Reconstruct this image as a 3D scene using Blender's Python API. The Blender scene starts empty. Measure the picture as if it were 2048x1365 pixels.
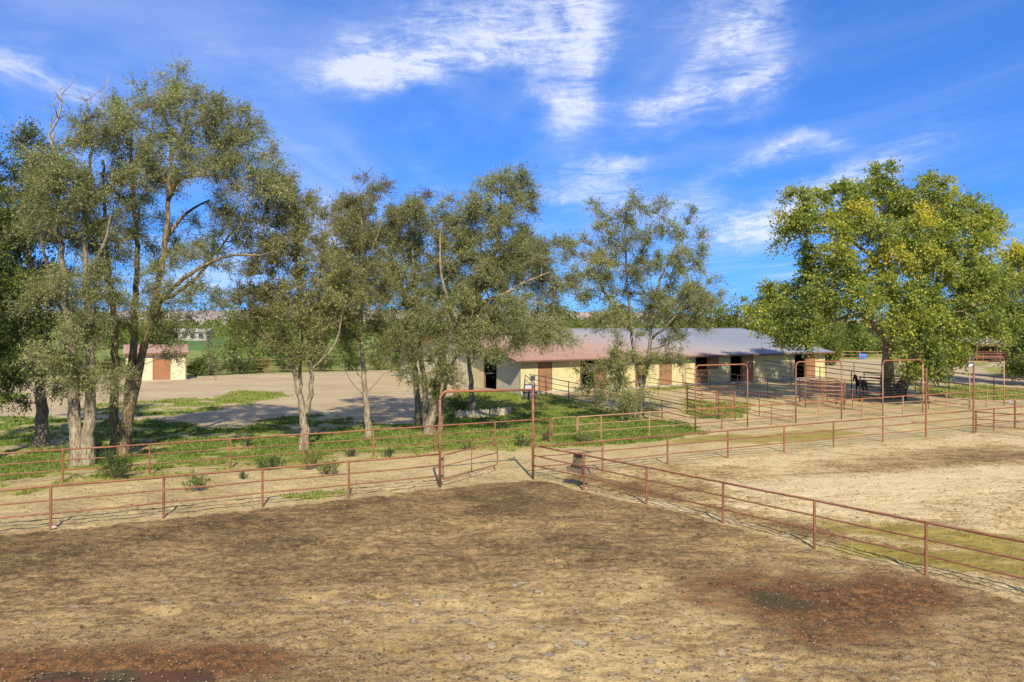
import bpy, math, random
import numpy as np
from mathutils import Vector, Matrix
random.seed(7); RNG = np.random.default_rng(7)
S = bpy.context.scene; COL = S.collection
PI = math.pi

# ------------------------------------------------------------------ camera
CAMH = 5.8; FPX = 1570.0; HZ = 650.0; CX = 1024.0
cd = bpy.data.cameras.new("camera"); cam = bpy.data.objects.new("camera", cd); COL.objects.link(cam)
cam.location = (0, 0, CAMH); cam.rotation_euler = (math.radians(90), 0, 0)
cd.sensor_width = 36.0; cd.lens = 36.0 * FPX / 2048.0
cd.shift_y = -(682.5 - HZ) / 2048.0
cd.clip_start = 0.1; cd.clip_end = 20000
S.camera = cam

# ------------------------------------------------------------------ node helper
class NT:
    def __init__(s, tree): s.t = tree; s.n = tree.nodes; s.l = tree.links
    def put(s, sock, v):
        if hasattr(v, 'bl_idname') and not hasattr(v, 'nodes'):
            s.l.new(v, sock)
        elif isinstance(v, (tuple, list)):
            v = tuple(v)
            if len(sock.default_value) == 4 and len(v) == 3: v = v + (1,)
            sock.default_value = v
        else: sock.default_value = v
    def node(s, typ, ins=None, out=0, **kw):
        n = s.n.new(typ)
        for k, v in kw.items(): setattr(n, k, v)
        for k, v in (ins or {}).items(): s.put(n.inputs[k], v)
        return n.outputs[out]
    def m(s, op, a, b=0.0, c=0.0, clamp=False):
        n = s.n.new('ShaderNodeMath'); n.operation = op; n.use_clamp = clamp
        s.put(n.inputs[0], a); s.put(n.inputs[1], b); s.put(n.inputs[2], c); return n.outputs[0]
    def vm(s, op, a, b=(0, 0, 0), sc=None, out=0):
        n = s.n.new('ShaderNodeVectorMath'); n.operation = op
        s.put(n.inputs[0], a)
        if op != 'SCALE': s.put(n.inputs[1], b)
        if sc is not None: s.put(n.inputs['Scale'], sc)
        return n.outputs['Value' if op in ('DOT_PRODUCT', 'LENGTH', 'DISTANCE') else 'Vector']
    def mix(s, f, a, b, mode='MIX'):
        n = s.n.new('ShaderNodeMix'); n.data_type = 'RGBA'; n.blend_type = mode
        s.put(n.inputs[0], f); s.put(n.inputs[6], a); s.put(n.inputs[7], b); return n.outputs[2]
    def smooth(s, x, a, b, lo=0.0, hi=1.0):
        n = s.n.new('ShaderNodeMapRange'); n.interpolation_type = 'SMOOTHSTEP'
        s.put(n.inputs[0], x); s.put(n.inputs[1], a); s.put(n.inputs[2], b); s.put(n.inputs[3], lo); s.put(n.inputs[4], hi)
        return n.outputs[0]
    def noise(s, vec, scale, detail=4.0, rough=0.55, dist=0.0, out=0):
        return s.node('ShaderNodeTexNoise', {'Vector': vec, 'Scale': scale, 'Detail': detail, 'Roughness': rough, 'Distortion': dist}, out)
    def ramp(s, f, stops):
        n = s.n.new('ShaderNodeValToRGB'); s.put(n.inputs[0], f)
        e = n.color_ramp.elements
        while len(e) < len(stops): e.new(0.5)
        for i, (p, c) in enumerate(stops): e[i].position = p; e[i].color = (*c, 1)
        return n.outputs[0]
    def mapping(s, vec, scale=(1, 1, 1), rot=(0, 0, 0), loc=(0, 0, 0)):
        return s.node('ShaderNodeMapping', {'Vector': vec, 'Location': loc, 'Rotation': rot, 'Scale': scale})

# ------------------------------------------------------------------ world, sun, exposure
SUN_EL = 39.0; SUN_AZ = 171.0                      # azimuth clockwise from +Y
W = bpy.data.worlds.new("World"); S.world = W; W.use_nodes = True
nt = NT(W.node_tree); nt.n.clear()
SKYTINT = (0.42, 1.12, 2.5)
tc = nt.node('ShaderNodeTexCoord', out=0)
sky = nt.n.new('ShaderNodeTexSky'); sky.sky_type = 'NISHITA'; sky.sun_disc = False
sky.sun_elevation = math.radians(SUN_EL); sky.sun_rotation = math.radians(SUN_AZ)
sky.altitude = 1600; sky.air_density = 1.0; sky.dust_density = 0.35; sky.ozone_density = 3.0
D = nt.vm('NORMALIZE', tc)
def pdir(px, py):
    v = Vector(((px - CX) / FPX, 1.0, (HZ - py) / FPX)); v.normalize(); return v
sep = nt.node('ShaderNodeSeparateXYZ', {0: D}, out=2)
warpn = nt.noise(D, 5.0, 4, 0.6, out=1)
Dw = nt.vm('ADD', D, nt.vm('SCALE', nt.vm('SUBTRACT', warpn, (0.5, 0.5, 0.5)), sc=0.085))
warp2 = nt.noise(D, 28.0, 5, 0.7, out=1)
Dw = nt.vm('ADD', Dw, nt.vm('SCALE', nt.vm('SUBTRACT', warp2, (0.5, 0.5, 0.5)), sc=0.022))
CL = [  # px, py, rx, ry, angle (deg, counter-clockwise in the picture), opacity
 (860, 85, 215, 50, 12, .95), (800, 125, 120, 30, 5, 0.6), (1050, 95, 150, 30, 6, .85), (1180, 50, 32, 85, -6, 1.1),
 (1010, 10, 210, 40, 8, .6), (715, 110, 45, 70, 20, .35), (760, 150, 120, 25, 8, .6), (1120, 40, 130, 60, 0, .35),
 (1128, 222, 42, 62, 8, 1.0), (1085, 160, 90, 28, -25, .32), (1175, 190, 160, 16, -4, .45),
 (1395, 150, 150, 24, 34, .75), (1350, 215, 120, 22, 3, .85), (1470, 200, 110, 18, 22, .75), (1450, 70, 90, 60, 40, .75),
 (1525, 150, 40, 90, 0, .7), (1545, 313, 105, 13, 15, 1.05), (1640, 290, 60, 12, 4, .3), (1250, 328, 52, 24, 12, .9),
 (1180, 365, 75, 22, 20, .6), (1130, 400, 95, 20, 2, .6), (1148, 335, 16, 14, 0, .5), (1455, 262, 50, 9, 3, .35),
 (1490, 455, 85, 24, 12, 1.3), (1340, 410, 150, 36, -10, .9), (1640, 390, 150, 26, 30, .9), (1750, 330, 110, 30, 20, .6),
 (70, 160, 120, 17, -26, .85), (20, 70, 90, 70, -20, .3), (415, 110, 55, 18, -6, .38), (600, 298, 45, 9, 2, .35),
 (840, 245, 60, 18, 0, .25), (900, 370, 110, 30, -8, .35), (720, 290, 150, 40, -10, .2), (640, 460, 80, 60, -30, 1.0),
 (430, 560, 130, 50, 10, .9), (1990, 345, 40, 15, -20, .25), (1030, 470, 250, 45, 0, .4),
]
dens = None
for px, py, rx, ry, ang, op in CL:
    c = pdir(px, py); right = Vector((c.y, -c.x, 0)).normalized(); up = right.cross(c).normalized()
    if up.z < 0: up = -up
    a = math.radians(ang); k = FPX * c.y
    rx *= 1.15; ry *= 1.2
    t1 = (right * math.cos(a) + up * math.sin(a)) * (FPX * c.y / rx)
    t2 = (-right * math.sin(a) + up * math.cos(a)) * (FPX * c.y / ry)
    e = nt.m('SUBTRACT', nt.vm('DOT_PRODUCT', Dw, tuple(t1)), t1.dot(c))
    f = nt.m('SUBTRACT', nt.vm('DOT_PRODUCT', Dw, tuple(t2)), t2.dot(c))
    q = nt.m('ADD', nt.m('MULTIPLY', e, e), nt.m('MULTIPLY', f, f))
    front = nt.m('GREATER_THAN', nt.vm('DOT_PRODUCT', Dw, tuple(c)), 0.3)
    g = nt.m('MULTIPLY', nt.m('MULTIPLY', nt.m('EXPONENT', nt.m('MULTIPLY', q, -1.1)), op), front)
    dens = g if dens is None else nt.m('ADD', dens, g)
# fine cirrus texture (on a plane overhead)
zc = nt.m('MAXIMUM', sep, 0.04)
pl = nt.vm('SCALE', D, sc=nt.m('DIVIDE', 1.0, zc))
plm = nt.mapping(pl, scale=(1.0, 0.33, 0.0), rot=(0, 0, 0.5))
fib = nt.noise(plm, 2.6, 9, 0.68, 1.2)
fine = nt.noise(D, 18.0, 7, 0.7, 0.5)
strk = nt.noise(nt.mapping(D, scale=(1.0, 1.0, 4.5), rot=(0, 0.45, 0)), 13.0, 10, 0.75, 1.4)
tex = nt.m('ADD', nt.m('MULTIPLY', fib, 0.30), nt.m('ADD', nt.m('MULTIPLY', fine, 0.25), nt.m('MULTIPLY', strk, 0.45)))
body = nt.m('MULTIPLY', dens, nt.smooth(tex, 0.36, 0.66, 0.30, 1.55))
body = nt.smooth(body, 0.0, 2.2)
veil = nt.m('MULTIPLY', nt.smooth(nt.noise(plm, 0.45, 7, 0.62, 1.0), 0.40, 0.80), 0.40)
alpha = nt.m('MULTIPLY', nt.m('ADD', body, veil), nt.smooth(sep, 0.0, 0.06), clamp=True)
sx_ = nt.node('ShaderNodeSeparateXYZ', {0: D}, out=1)
inview = nt.m('MULTIPLY', nt.smooth(sx_, 0.60, 0.76), nt.smooth(sep, 0.62, 0.46))
fill_cloud = nt.m('MULTIPLY', nt.smooth(nt.noise(plm, 0.9, 8, 0.64, 1.0), 0.42, 0.60), nt.m('SUBTRACT', 1.0, inview))  # cloud added outside the view to brighten and whiten the shadows
alpha = nt.m('MAXIMUM', alpha, nt.m('MULTIPLY', nt.m('MULTIPLY', fill_cloud, nt.smooth(sep, 0.02, 0.15)), 0.85))
skyg = nt.node('ShaderNodeGamma', {'Color': sky.outputs[0], 'Gamma': 0.62})
hs = nt.mix(1.0, skyg, SKYTINT, 'MULTIPLY')
cloudc = (7.2, 7.5, 8.5, 1)
fin = nt.mix(nt.m('MULTIPLY', alpha, 0.80), hs, cloudc)
bg = nt.n.new('ShaderNodeBackground'); nt.l.new(fin, bg.inputs[0]); bg.inputs[1].default_value = 0.10
wo = nt.n.new('ShaderNodeOutputWorld'); nt.l.new(bg.outputs[0], wo.inputs[0])

sl = bpy.data.lights.new("sun", 'SUN'); sl.energy = 5.0; sl.angle = math.radians(0.5); sl.color = (1.0, 0.90, 0.72)
so = bpy.data.objects.new("sun", sl); COL.objects.link(so)
az = math.radians(SUN_AZ); el = math.radians(SUN_EL)
sunv = Vector((math.sin(az) * math.cos(el), math.cos(az) * math.cos(el), math.sin(el)))
so.rotation_euler = sunv.to_track_quat('Z', 'Y').to_euler(); so.location = (0, -10, 40)
vs = S.view_settings; vs.view_transform = 'Standard'; vs.look = 'None'; vs.gamma = 1.0; vs.exposure = 0.40; vs.use_curve_mapping = False
S.cycles.max_bounces = 6; S.cycles.diffuse_bounces = 3; S.cycles.glossy_bounces = 2; S.cycles.transmission_bounces = 4
S.cycles.transparent_max_bounces = 4

# ------------------------------------------------------------------ pixel -> place
def G(px, py):                                   # ground point seen at a pixel
    Y = CAMH * FPX / (py - HZ); return np.array(((px - CX) / FPX * Y, Y))
def P(px, py, Y):                                # point at depth Y
    return np.array(((px - CX) / FPX * Y, Y, CAMH - (py - HZ) / FPX * Y))
def online(A, B, px):                            # where the vertical plane of column px meets line A-B
    k = (px - CX) / FPX; dx, dy = B[0] - A[0], B[1] - A[1]
    t = (k * A[1] - A[0]) / (dx - k * dy); return np.array((A[0] + t * dx, A[1] + t * dy)), t
def depth_for(py, z):                            # depth at which height z is seen at row py
    return (CAMH - z) * FPX / (py - HZ)

# ------------------------------------------------------------------ value noise (numpy)
_T = np.random.default_rng(3).random((256, 256))
def vn(x, y):
    xi = np.floor(x).astype(int); yi = np.floor(y).astype(int); fx = x - xi; fy = y - yi
    fx = fx * fx * (3 - 2 * fx); fy = fy * fy * (3 - 2 * fy)
    a = _T[xi & 255, yi & 255]; b = _T[(xi + 1) & 255, yi & 255]; c = _T[xi & 255, (yi + 1) & 255]; d = _T[(xi + 1) & 255, (yi + 1) & 255]
    return (a * (1 - fx) + b * fx) * (1 - fy) + (c * (1 - fx) + d * fx) * fy
def fbm(x, y, s, o=4):
    r = np.zeros_like(x); a = 1.0; t = 0
    for i in range(o): r += a * vn(x * s + 17.3 * i, y * s + 9.1 * i); t += a; a *= .5; s *= 2.03
    return r / t

# ------------------------------------------------------------------ mesh helpers
def link(o, parent=None):
    COL.objects.link(o)
    if parent is not None: o.parent = parent
    return o
def thing(name, label, cat, loc, group=None):
    o = bpy.data.objects.new(name, None); o.empty_display_size = .2; o.location = loc; link(o)
    o['label'] = label; o['category'] = cat
    if group: o['group'] = group
    return o
def tag(o, label=None, cat=None, group=None, kind=None):
    if label: o['label'] = label
    if cat: o['category'] = cat
    if group: o['group'] = group
    if kind: o['kind'] = kind
    return o
def wloc(o):
    v = Vector((0, 0, 0))
    while o is not None: v += o.location; o = o.parent
    return v
class MB:
    def __init__(s): s.V = []; s.F = []; s.n = 0
    def add(s, vs, fs):
        s.V.append(np.asarray(vs, float)); s.F += [tuple(i + s.n for i in f) for f in fs]; s.n += len(vs); return s
    def box(s, c, d, ax=None):
        c = np.asarray(c, float); h = np.asarray(d, float) / 2
        if ax is None: ax = np.eye(3)
        ax = np.asarray(ax, float); vs = []
        for i in (-1, 1):
            for j in (-1, 1):
                for k in (-1, 1): vs.append(c + ax[0] * h[0] * i + ax[1] * h[1] * j + ax[2] * h[2] * k)
        return s.add(vs, [(0, 1, 3, 2), (4, 6, 7, 5), (0, 4, 5, 1), (2, 3, 7, 6), (0, 2, 6, 4), (1, 5, 7, 3)])
    def tube(s, pts, r, n=8, cap=True, wob=0):
        pts = np.asarray(pts, float); m = len(pts)
        r = np.full(m, r) if np.isscalar(r) else np.asarray(r, float)
        T = np.gradient(pts, axis=0) if m > 2 else np.repeat([pts[1] - pts[0]], 2, 0)
        T /= np.linalg.norm(T, axis=1)[:, None] + 1e-9
        u = np.cross(T[0], (0, 0, 1.0))
        if np.linalg.norm(u) < .1: u = np.cross(T[0], (0, 1.0, 0))
        u /= np.linalg.norm(u); vs = []
        th = np.arange(n) * 2 * PI / n
        for i in range(m):
            u = u - T[i] * u.dot(T[i]); u /= np.linalg.norm(u) + 1e-9; w = np.cross(T[i], u)
            rr = r[i] if not wob else (r[i] * (1 + wob * RNG.uniform(-1, 1, n)))[:, None]
            vs.append(pts[i] + rr * (np.cos(th)[:, None] * u + np.sin(th)[:, None] * w))
        fs = []
        for i in range(m - 1):
            for j in range(n): k = (j + 1) % n; fs.append((i * n + j, i * n + k, (i + 1) * n + k, (i + 1) * n + j))
        if cap: fs += [tuple(range(n))[::-1], tuple(range((m - 1) * n, m * n))]
        return s.add(np.concatenate(vs), fs)
    def prism(s, poly, e0, e1):     # poly: 3D points, extruded by vector from e0 to e1
        poly = np.asarray(poly, float); n = len(poly)
        return s.add(np.concatenate([poly + e0, poly + e1]), [tuple(range(n)), tuple(range(2 * n - 1, n - 1, -1))] + [(i, n + i, n + (i + 1) % n, (i + 1) % n) for i in range(n)])
    def mesh(s, name, mat, smooth=False, org=(0, 0, 0)):
        me = bpy.data.meshes.new(name); V = np.concatenate(s.V) - np.asarray(org, float)
        me.from_pydata(V.tolist(), [], s.F)
        if smooth: me.polygons.foreach_set('use_smooth', [True] * len(me.polygons))
        if mat: me.materials.append(mat)
        me.update(); return me
    def build(s, name, mat, parent=None, smooth=False):
        if parent is not None: bpy.context.view_layer.update() if False else None; org = wloc(parent)
        else:
            V = np.concatenate(s.V); org = Vector(((V[:, 0].min() + V[:, 0].max()) / 2, (V[:, 1].min() + V[:, 1].max()) / 2, V[:, 2].min()))
        o = bpy.data.objects.new(name, s.mesh(name, mat, smooth, org))
        if parent is None: o.location = org
        return link(o, parent)
def fastmesh(name, V, F, mat, tint=None, smooth=False):
    """V (n,3), F (m,k)"""
    me = bpy.data.meshes.new(name); V = np.asarray(V, np.float32); F = np.asarray(F, np.int32); k = F.shape[1]
    me.vertices.add(len(V)); me.vertices.foreach_set('co', V.ravel())
    me.loops.add(F.size); me.loops.foreach_set('vertex_index', F.ravel())
    me.polygons.add(len(F)); me.polygons.foreach_set('loop_start', np.arange(0, F.size, k, dtype=np.int32))
    me.polygons.foreach_set('loop_total', np.full(len(F), k, np.int32))
    if smooth: me.polygons.foreach_set('use_smooth', np.ones(len(F), bool))
    if tint is not None:
        a = me.attributes.new('tint', 'FLOAT', 'POINT'); a.data.foreach_set('value', np.asarray(tint, np.float32))
    me.materials.append(mat); me.update(); me.validate(); return me
def inst(me, name, loc, parent, rotz=0.0, scale=None):
    o = bpy.data.objects.new(name, me); link(o, parent)
    o.location = Vector(loc) - (wloc(parent) if parent else Vector((0, 0, 0))); o.rotation_euler = (0, 0, rotz)
    if scale is not None: o.scale = scale
    return o

# ------------------------------------------------------------------ materials
def newmat(name):
    m = bpy.data.materials.new(name); m.use_nodes = True; t = NT(m.node_tree); t.n.clear()
    return m, t
def finish(t, color, rough=0.8, bump=None, bstr=0.3, bdist=0.02, metal=0.0, spec=0.3, coat=None, normal=None):
    b = t.n.new('ShaderNodeBsdfPrincipled'); t.put(b.inputs['Base Color'], color); t.put(b.inputs['Roughness'], rough)
    t.put(b.inputs['Metallic'], metal); t.put(b.inputs['Specular IOR Level'], spec)
    if bump is not None:
        nn = t.node('ShaderNodeBump', {'Height': bump, 'Strength': bstr, 'Distance': bdist}); t.l.new(nn, b.inputs['Normal'])
    o = t.n.new('ShaderNodeOutputMaterial'); t.l.new(b.outputs[0], o.inputs[0]); return b
def simple(name, c1, c2=None, scale=6.0, rough=0.75, bstr=0.25, bdist=0.01, metal=0.0, spec=0.3, stretch=(1, 1, 1), detail=5):
    m, t = newmat(name); pos = t.node('ShaderNodeNewGeometry'); p = t.mapping(pos, scale=stretch)
    n = t.noise(p, scale, detail, 0.6); c2 = c2 or tuple(x * .75 for x in c1)
    n2 = t.noise(p, scale * .13, 3, .5)
    f = t.smooth(t.m('ADD', t.m('MULTIPLY', n, .6), t.m('MULTIPLY', n2, .4)), .36, .64)
    finish(t, t.mix(f, c1, c2), rough, n, bstr, bdist, metal, spec); return m
M = {}
M['rust'] = simple('rusty_pipe', (.18, .072, .038), (.30, .135, .072), 5, .62, .15, .003, spec=.3)
M['rust_hi'] = simple('orange_rust_pipe', (.36, .14, .062), (.27, .105, .055), 6, .55, .15, .003)
M['darkpipe'] = simple('dark_brown_pipe', (.085, .045, .038), (.13, .065, .05), 5, .6, .1, .003)
M['tanpipe'] = simple('tan_pipe', (.40, .235, .13), (.30, .16, .09), 5, .6, .1, .003)
M['cream'] = simple('cream_siding', (.62, .54, .29), (.50, .42, .22), 3, .8, .15, .004)
M['cream_pale'] = simple('pale_cream_siding', (.62, .55, .36), (.56, .48, .31), 3, .8, .15, .004)
M['greyside'] = simple('grey_siding', (.50, .44, .32), (.43, .38, .275), 3, .8, .15, .004)
M['door'] = simple('tan_brown_door', (.33, .175, .095), (.23, .12, .07), 2.2, .7, .2, .006)
M['shed_door'] = simple('orange_brown_door', (.33, .15, .07), (.28, .13, .06), 2.2, .6, .1, .004)
M['trim'] = simple('brown_trim', (.27, .16, .07), (.20, .11, .05), 4, .7)
M['fascia'] = simple('dark_fascia', (.16, .085, .055), (.11, .06, .045), 3, .7)
M['dark'] = simple('dark_interior', (.045, .038, .034), (.03, .026, .024), 3, .9)
M['concrete'] = simple('concrete', (.42, .38, .31), (.32, .29, .24), 4, .9, .3)
M['drum'] = simple('grey_tub', (.085, .09, .085), (.13, .13, .12), 3, .7)
M['white'] = simple('white_paint', (.78, .78, .76), (.68, .68, .66), 3, .5)
M['lampglass'] = simple('lamp_glass', (.8, .82, .84), (.7, .72, .75), 3, .15, 0)
M['lampbody'] = simple('lamp_housing', (.07, .07, .08), (.12, .12, .13), 3, .5)
M['blue'] = simple('blue_plastic', (.03, .22, .62), (.02, .16, .50), 3, .45)
M['log'] = simple('weathered_log', (.66, .58, .42), (.44, .37, .25), 9, .9, .5, .02, stretch=(1, 1, .25))
M['board'] = simple('weathered_board', (.30, .22, .14), (.18, .13, .085), 9, .9, .4, .01)
M['horse'] = simple('horse_coat', (.05, .022, .014), (.03, .013, .009), 4, .55, .05)
M['mane'] = simple('horse_mane', (.012, .009, .008), None, 8, .7)
M['pinkroof'] = simple('pale_pink_roof', (.50, .36, .31), (.42, .30, .27), 2, .5)
M['shedroof'] = simple('pink_brown_roof', (.40, .25, .18), (.33, .20, .145), 3, .5)
M['stone'] = simple('pale_stone', (.50, .45, .36), (.36, .31, .24), 5, .9)
M['farwall'] = simple('far_white_wall', (.42, .40, .36), (.33, .31, .28), 2, .8)
M['net'] = simple('dark_window', (.05, .055, .06), None, 3, .2)

def bark(name, a, b, c, sc=1.0):
    m, t = newmat(name); pos = t.node('ShaderNodeNewGeometry')
    p = t.mapping(pos, scale=(1, 1, .22))
    n = t.noise(p, 16 * sc, 6, .65, .6); v = t.node('ShaderNodeTexVoronoi', {'Vector': p, 'Scale': 13 * sc}, 0, feature='F1')
    big = t.noise(pos, 1.1, 3, .5)
    h = t.m('ADD', t.m('MULTIPLY', n, .6), t.m('MULTIPLY', v, .5))
    col = t.ramp(h, [(.25, a), (.48, b), (.75, c)])
    col = t.mix(t.smooth(big, .45, .7, 0, .5), col, tuple(x * .55 for x in b))
    finish(t, col, .95, h, .9, .05, spec=.1); return m
M['bark'] = bark('elm_bark', (.06, .045, .03), (.22, .175, .115), (.40, .335, .23))
M['bark_dark'] = bark('dark_bark', (.05, .042, .033), (.15, .12, .09), (.30, .25, .19))
M['bark_gold'] = bark('golden_peeling_bark', (.045, .032, .02), (.15, .115, .07), (.34, .25, .13))
M['bark_dead'] = bark('dead_wood', (.16, .13, .10), (.30, .26, .21), (.45, .40, .33))
M['twig'] = simple('grey_twig', (.26, .22, .18), (.16, .13, .10), 8, .9, 0)
M['twig_dark'] = simple('brown_twig', (.17, .13, .11), (.11, .085, .07), 8, .9, 0)

def leafmat(name, stops, trans=.42, rough=.55):
    m, t = newmat(name)
    a = t.node('ShaderNodeAttribute', out=2, attribute_name='tint')
    pos = t.node('ShaderNodeNewGeometry')
    n = t.noise(pos, .55, 2, .5)
    f = t.m('ADD', t.m('MULTIPLY', t.m('SUBTRACT', n, .5), .35), a, clamp=True)
    col = t.ramp(f, stops)
    b = t.n.new('ShaderNodeBsdfPrincipled'); t.put(b.inputs['Base Color'], col); t.put(b.inputs['Roughness'], rough); t.put(b.inputs['Specular IOR Level'], .35)
    tr = t.n.new('ShaderNodeBsdfTranslucent'); t.l.new(t.mix(1.0, col, (1.1, 1.25, .55), 'MULTIPLY'), tr.inputs[0])
    mx = t.n.new('ShaderNodeMixShader'); mx.inputs[0].default_value = trans
    t.l.new(b.outputs[0], mx.inputs[1]); t.l.new(tr.outputs[0], mx.inputs[2])
    o = t.n.new('ShaderNodeOutputMaterial'); t.l.new(mx.outputs[0], o.inputs[0]); return m
M['leaf_elm'] = leafmat('elm_leaves', [(0, (.10, .115, .04)), (.35, (.225, .24, .08)), (.7, (.39, .395, .14)), (1, (.54, .52, .23))])
M['leaf_elm_dry'] = leafmat('dry_elm_leaves', [(0, (.09, .09, .033)), (.35, (.21, .205, .06)), (.7, (.37, .345, .11)), (1, (.50, .43, .18))])
M['leaf_dry'] = leafmat('purple_brown_leaves', [(0, (.09, .07, .05)), (.5, (.20, .16, .12)), (1, (.30, .25, .19))])
M['leaf_dark'] = leafmat('dark_green_leaves', [(0, (0.049, 0.069, 0.016)), (.5, (0.114, 0.155, 0.029)), (1, (0.244, 0.293, 0.050))])
M['leaf_cotton'] = leafmat('cottonwood_leaves', [(0, (.11, .15, .035)), (.33, (.24, .30, .06)), (.58, (.40, .42, .075)), (.80, (.56, .52, .08)), (1, (.66, .54, .06))], .48)
M['leaf_shrub'] = leafmat('shrub_leaves', [(0, (0.036, 0.060, 0.018)), (.5, (0.090, 0.132, 0.032)), (1, (0.180, 0.228, 0.054))])
M['leaf_sage'] = leafmat('sage_leaves', [(0, (0.101, 0.129, 0.029)), (.5, (0.201, 0.245, 0.048)), (1, (0.345, 0.374, 0.077))])
M['leaf_far'] = leafmat('distant_leaves', [(0, (0.088, 0.111, 0.026)), (.4, (0.158, 0.195, 0.037)), (.8, (0.281, 0.304, 0.049)), (1, (0.421, 0.389, 0.057))])
M['grass'] = leafmat('grass_blades', [(0, (0.056, 0.090, 0.014)), (.45, (0.125, 0.186, 0.025)), (.8, (0.250, 0.300, 0.050)), (1, (0.425, 0.372, 0.130))], .3)

# ------------------------------------------------------------------ ground zones
def poly(pts): return np.array([G(*p) for p in pts])
def sd_poly(P_, x, y):                             # signed distance, positive inside
    d = np.full(x.shape, 1e18); ins = np.zeros(x.shape, bool); n = len(P_)
    for i in range(n):
        a = P_[i]; b = P_[(i + 1) % n]; ex, ey = b - a; wx = x - a[0]; wy = y - a[1]
        t = np.clip((wx * ex + wy * ey) / (ex * ex + ey * ey + 1e-12), 0, 1)
        d = np.minimum(d, (wx - ex * t) ** 2 + (wy - ey * t) ** 2)
        c = ((a[1] <= y) & (b[1] > y)) | ((b[1] <= y) & (a[1] > y))
        with np.errstate(divide='ignore', invalid='ignore'): xi = a[0] + (y - a[1]) / (b[1] - a[1] + 1e-15) * ex
        ins ^= c & (x < xi)
    return np.where(ins, 1, -1) * np.sqrt(d)
def ss(a, b, v): t = np.clip((v - a) / (b - a), 0, 1); return t * t * (3 - 2 * t)
A0, A1 = G(101, 1057), G(1947, 866)                # arena fence line
B0, B1 = G(126, 963.5), G(1939, 818.5)             # alley fence line
R0, R1 = G(1066, 953), G(1852, 1148)               # fence between the two arenas
nA = np.array([-(A1 - A0)[1], (A1 - A0)[0]]); nA /= np.linalg.norm(nA)
nR = np.array([-(R1 - R0)[1], (R1 - R0)[0]]); nR /= np.linalg.norm(nR)   # points to the second arena
GR = [poly(p) for p in (
  [(-900, 1040), (-300, 1015), (0, 992), (200, 968), (400, 945), (600, 938), (760, 918), (880, 905), (1030, 901), (1150, 893), (1300, 885), (1400, 868), (1390, 855),
   (1330, 842), (1290, 838), (1230, 822), (1150, 800), (1090, 790), (1045, 786), (1000, 780), (930, 782), (880, 800), (850, 850), (760, 850), (720, 842), (640, 829), (560, 834),
   (470, 855), (400, 848), (300, 840), (180, 838), (0, 835), (-300, 838), (-900, 850)],
  [(250, 805), (330, 799), (420, 797), (470, 782), (540, 783), (590, 793), (520, 803), (450, 822), (340, 832), (200, 832), (120, 815)],
  [(-400, 800), (0, 789), (60, 788), (40, 796), (0, 806), (-400, 830)],
  [(560, 992), (640, 982), (700, 975), (720, 985), (640, 1000), (570, 1000)],
  [(1370, 800), (1500, 808), (1480, 835), (1400, 838), (1360, 822)],
  [(1290, 768), (1350, 766), (1400, 776), (1330, 782), (1285, 780)],
  [(1830, 775), (1960, 770), (2200, 790), (2200, 800), (1960, 800), (1850, 790)],
  [(1960, 735), (2200, 735), (2200, 752), (1990, 752)],
  [(1860, 718), (1990, 728), (1960, 733), (1860, 728)],
)]
FIELD = poly([(-3000, 749), (-200, 749), (380, 752), (500, 749), (765, 741), (1000, 728), (1300, 712), (1640, 722), (1760, 716), (1900, 722), (2400, 722), (3500, 700), (3500, 651), (-3000, 651)])
CROP = poly([(250, 700), (430, 701), (470, 694), (450, 671), (280, 671)])
GRAVEL = poly([(-600, 752), (0, 762), (250, 760), (380, 752), (765, 741), (1000, 775), (880, 800), (860, 850), (700, 850), (560, 860), (470, 860), (300, 842), (-600, 850)])
DRIVE = poly([(1660, 722), (1800, 722), (2400, 735), (2400, 775), (1950, 780), (1840, 770), (1660, 752)])
ALG = [(G(1590, 874), 4.6, 1.5, .52), (G(2020, 1090), 4.5, 1.25, -.55), (G(1430, 878), 3.0, 1.0, .5), (G(1900, 1120), 3.0, .8, -.5), (G(2100, 1130), 3, .8, -.5)]
RED = [(G(1630, 1205), 2.2, 1.9, -.3), (G(1790, 1185), 1.3, 1.2, -.3), (G(220, 1340), 2.6, 1.15, .0), (G(450, 1325), 1.2, .8, -.2)]
def ell(c, a, b, rot, x, y):
    co, si = math.cos(rot), math.sin(rot); dx, dy = x - c[0], y - c[1]
    return 1 - np.sqrt(((dx * co + dy * si) / a) ** 2 + ((-dx * si + dy * co) / b) ** 2)
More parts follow.
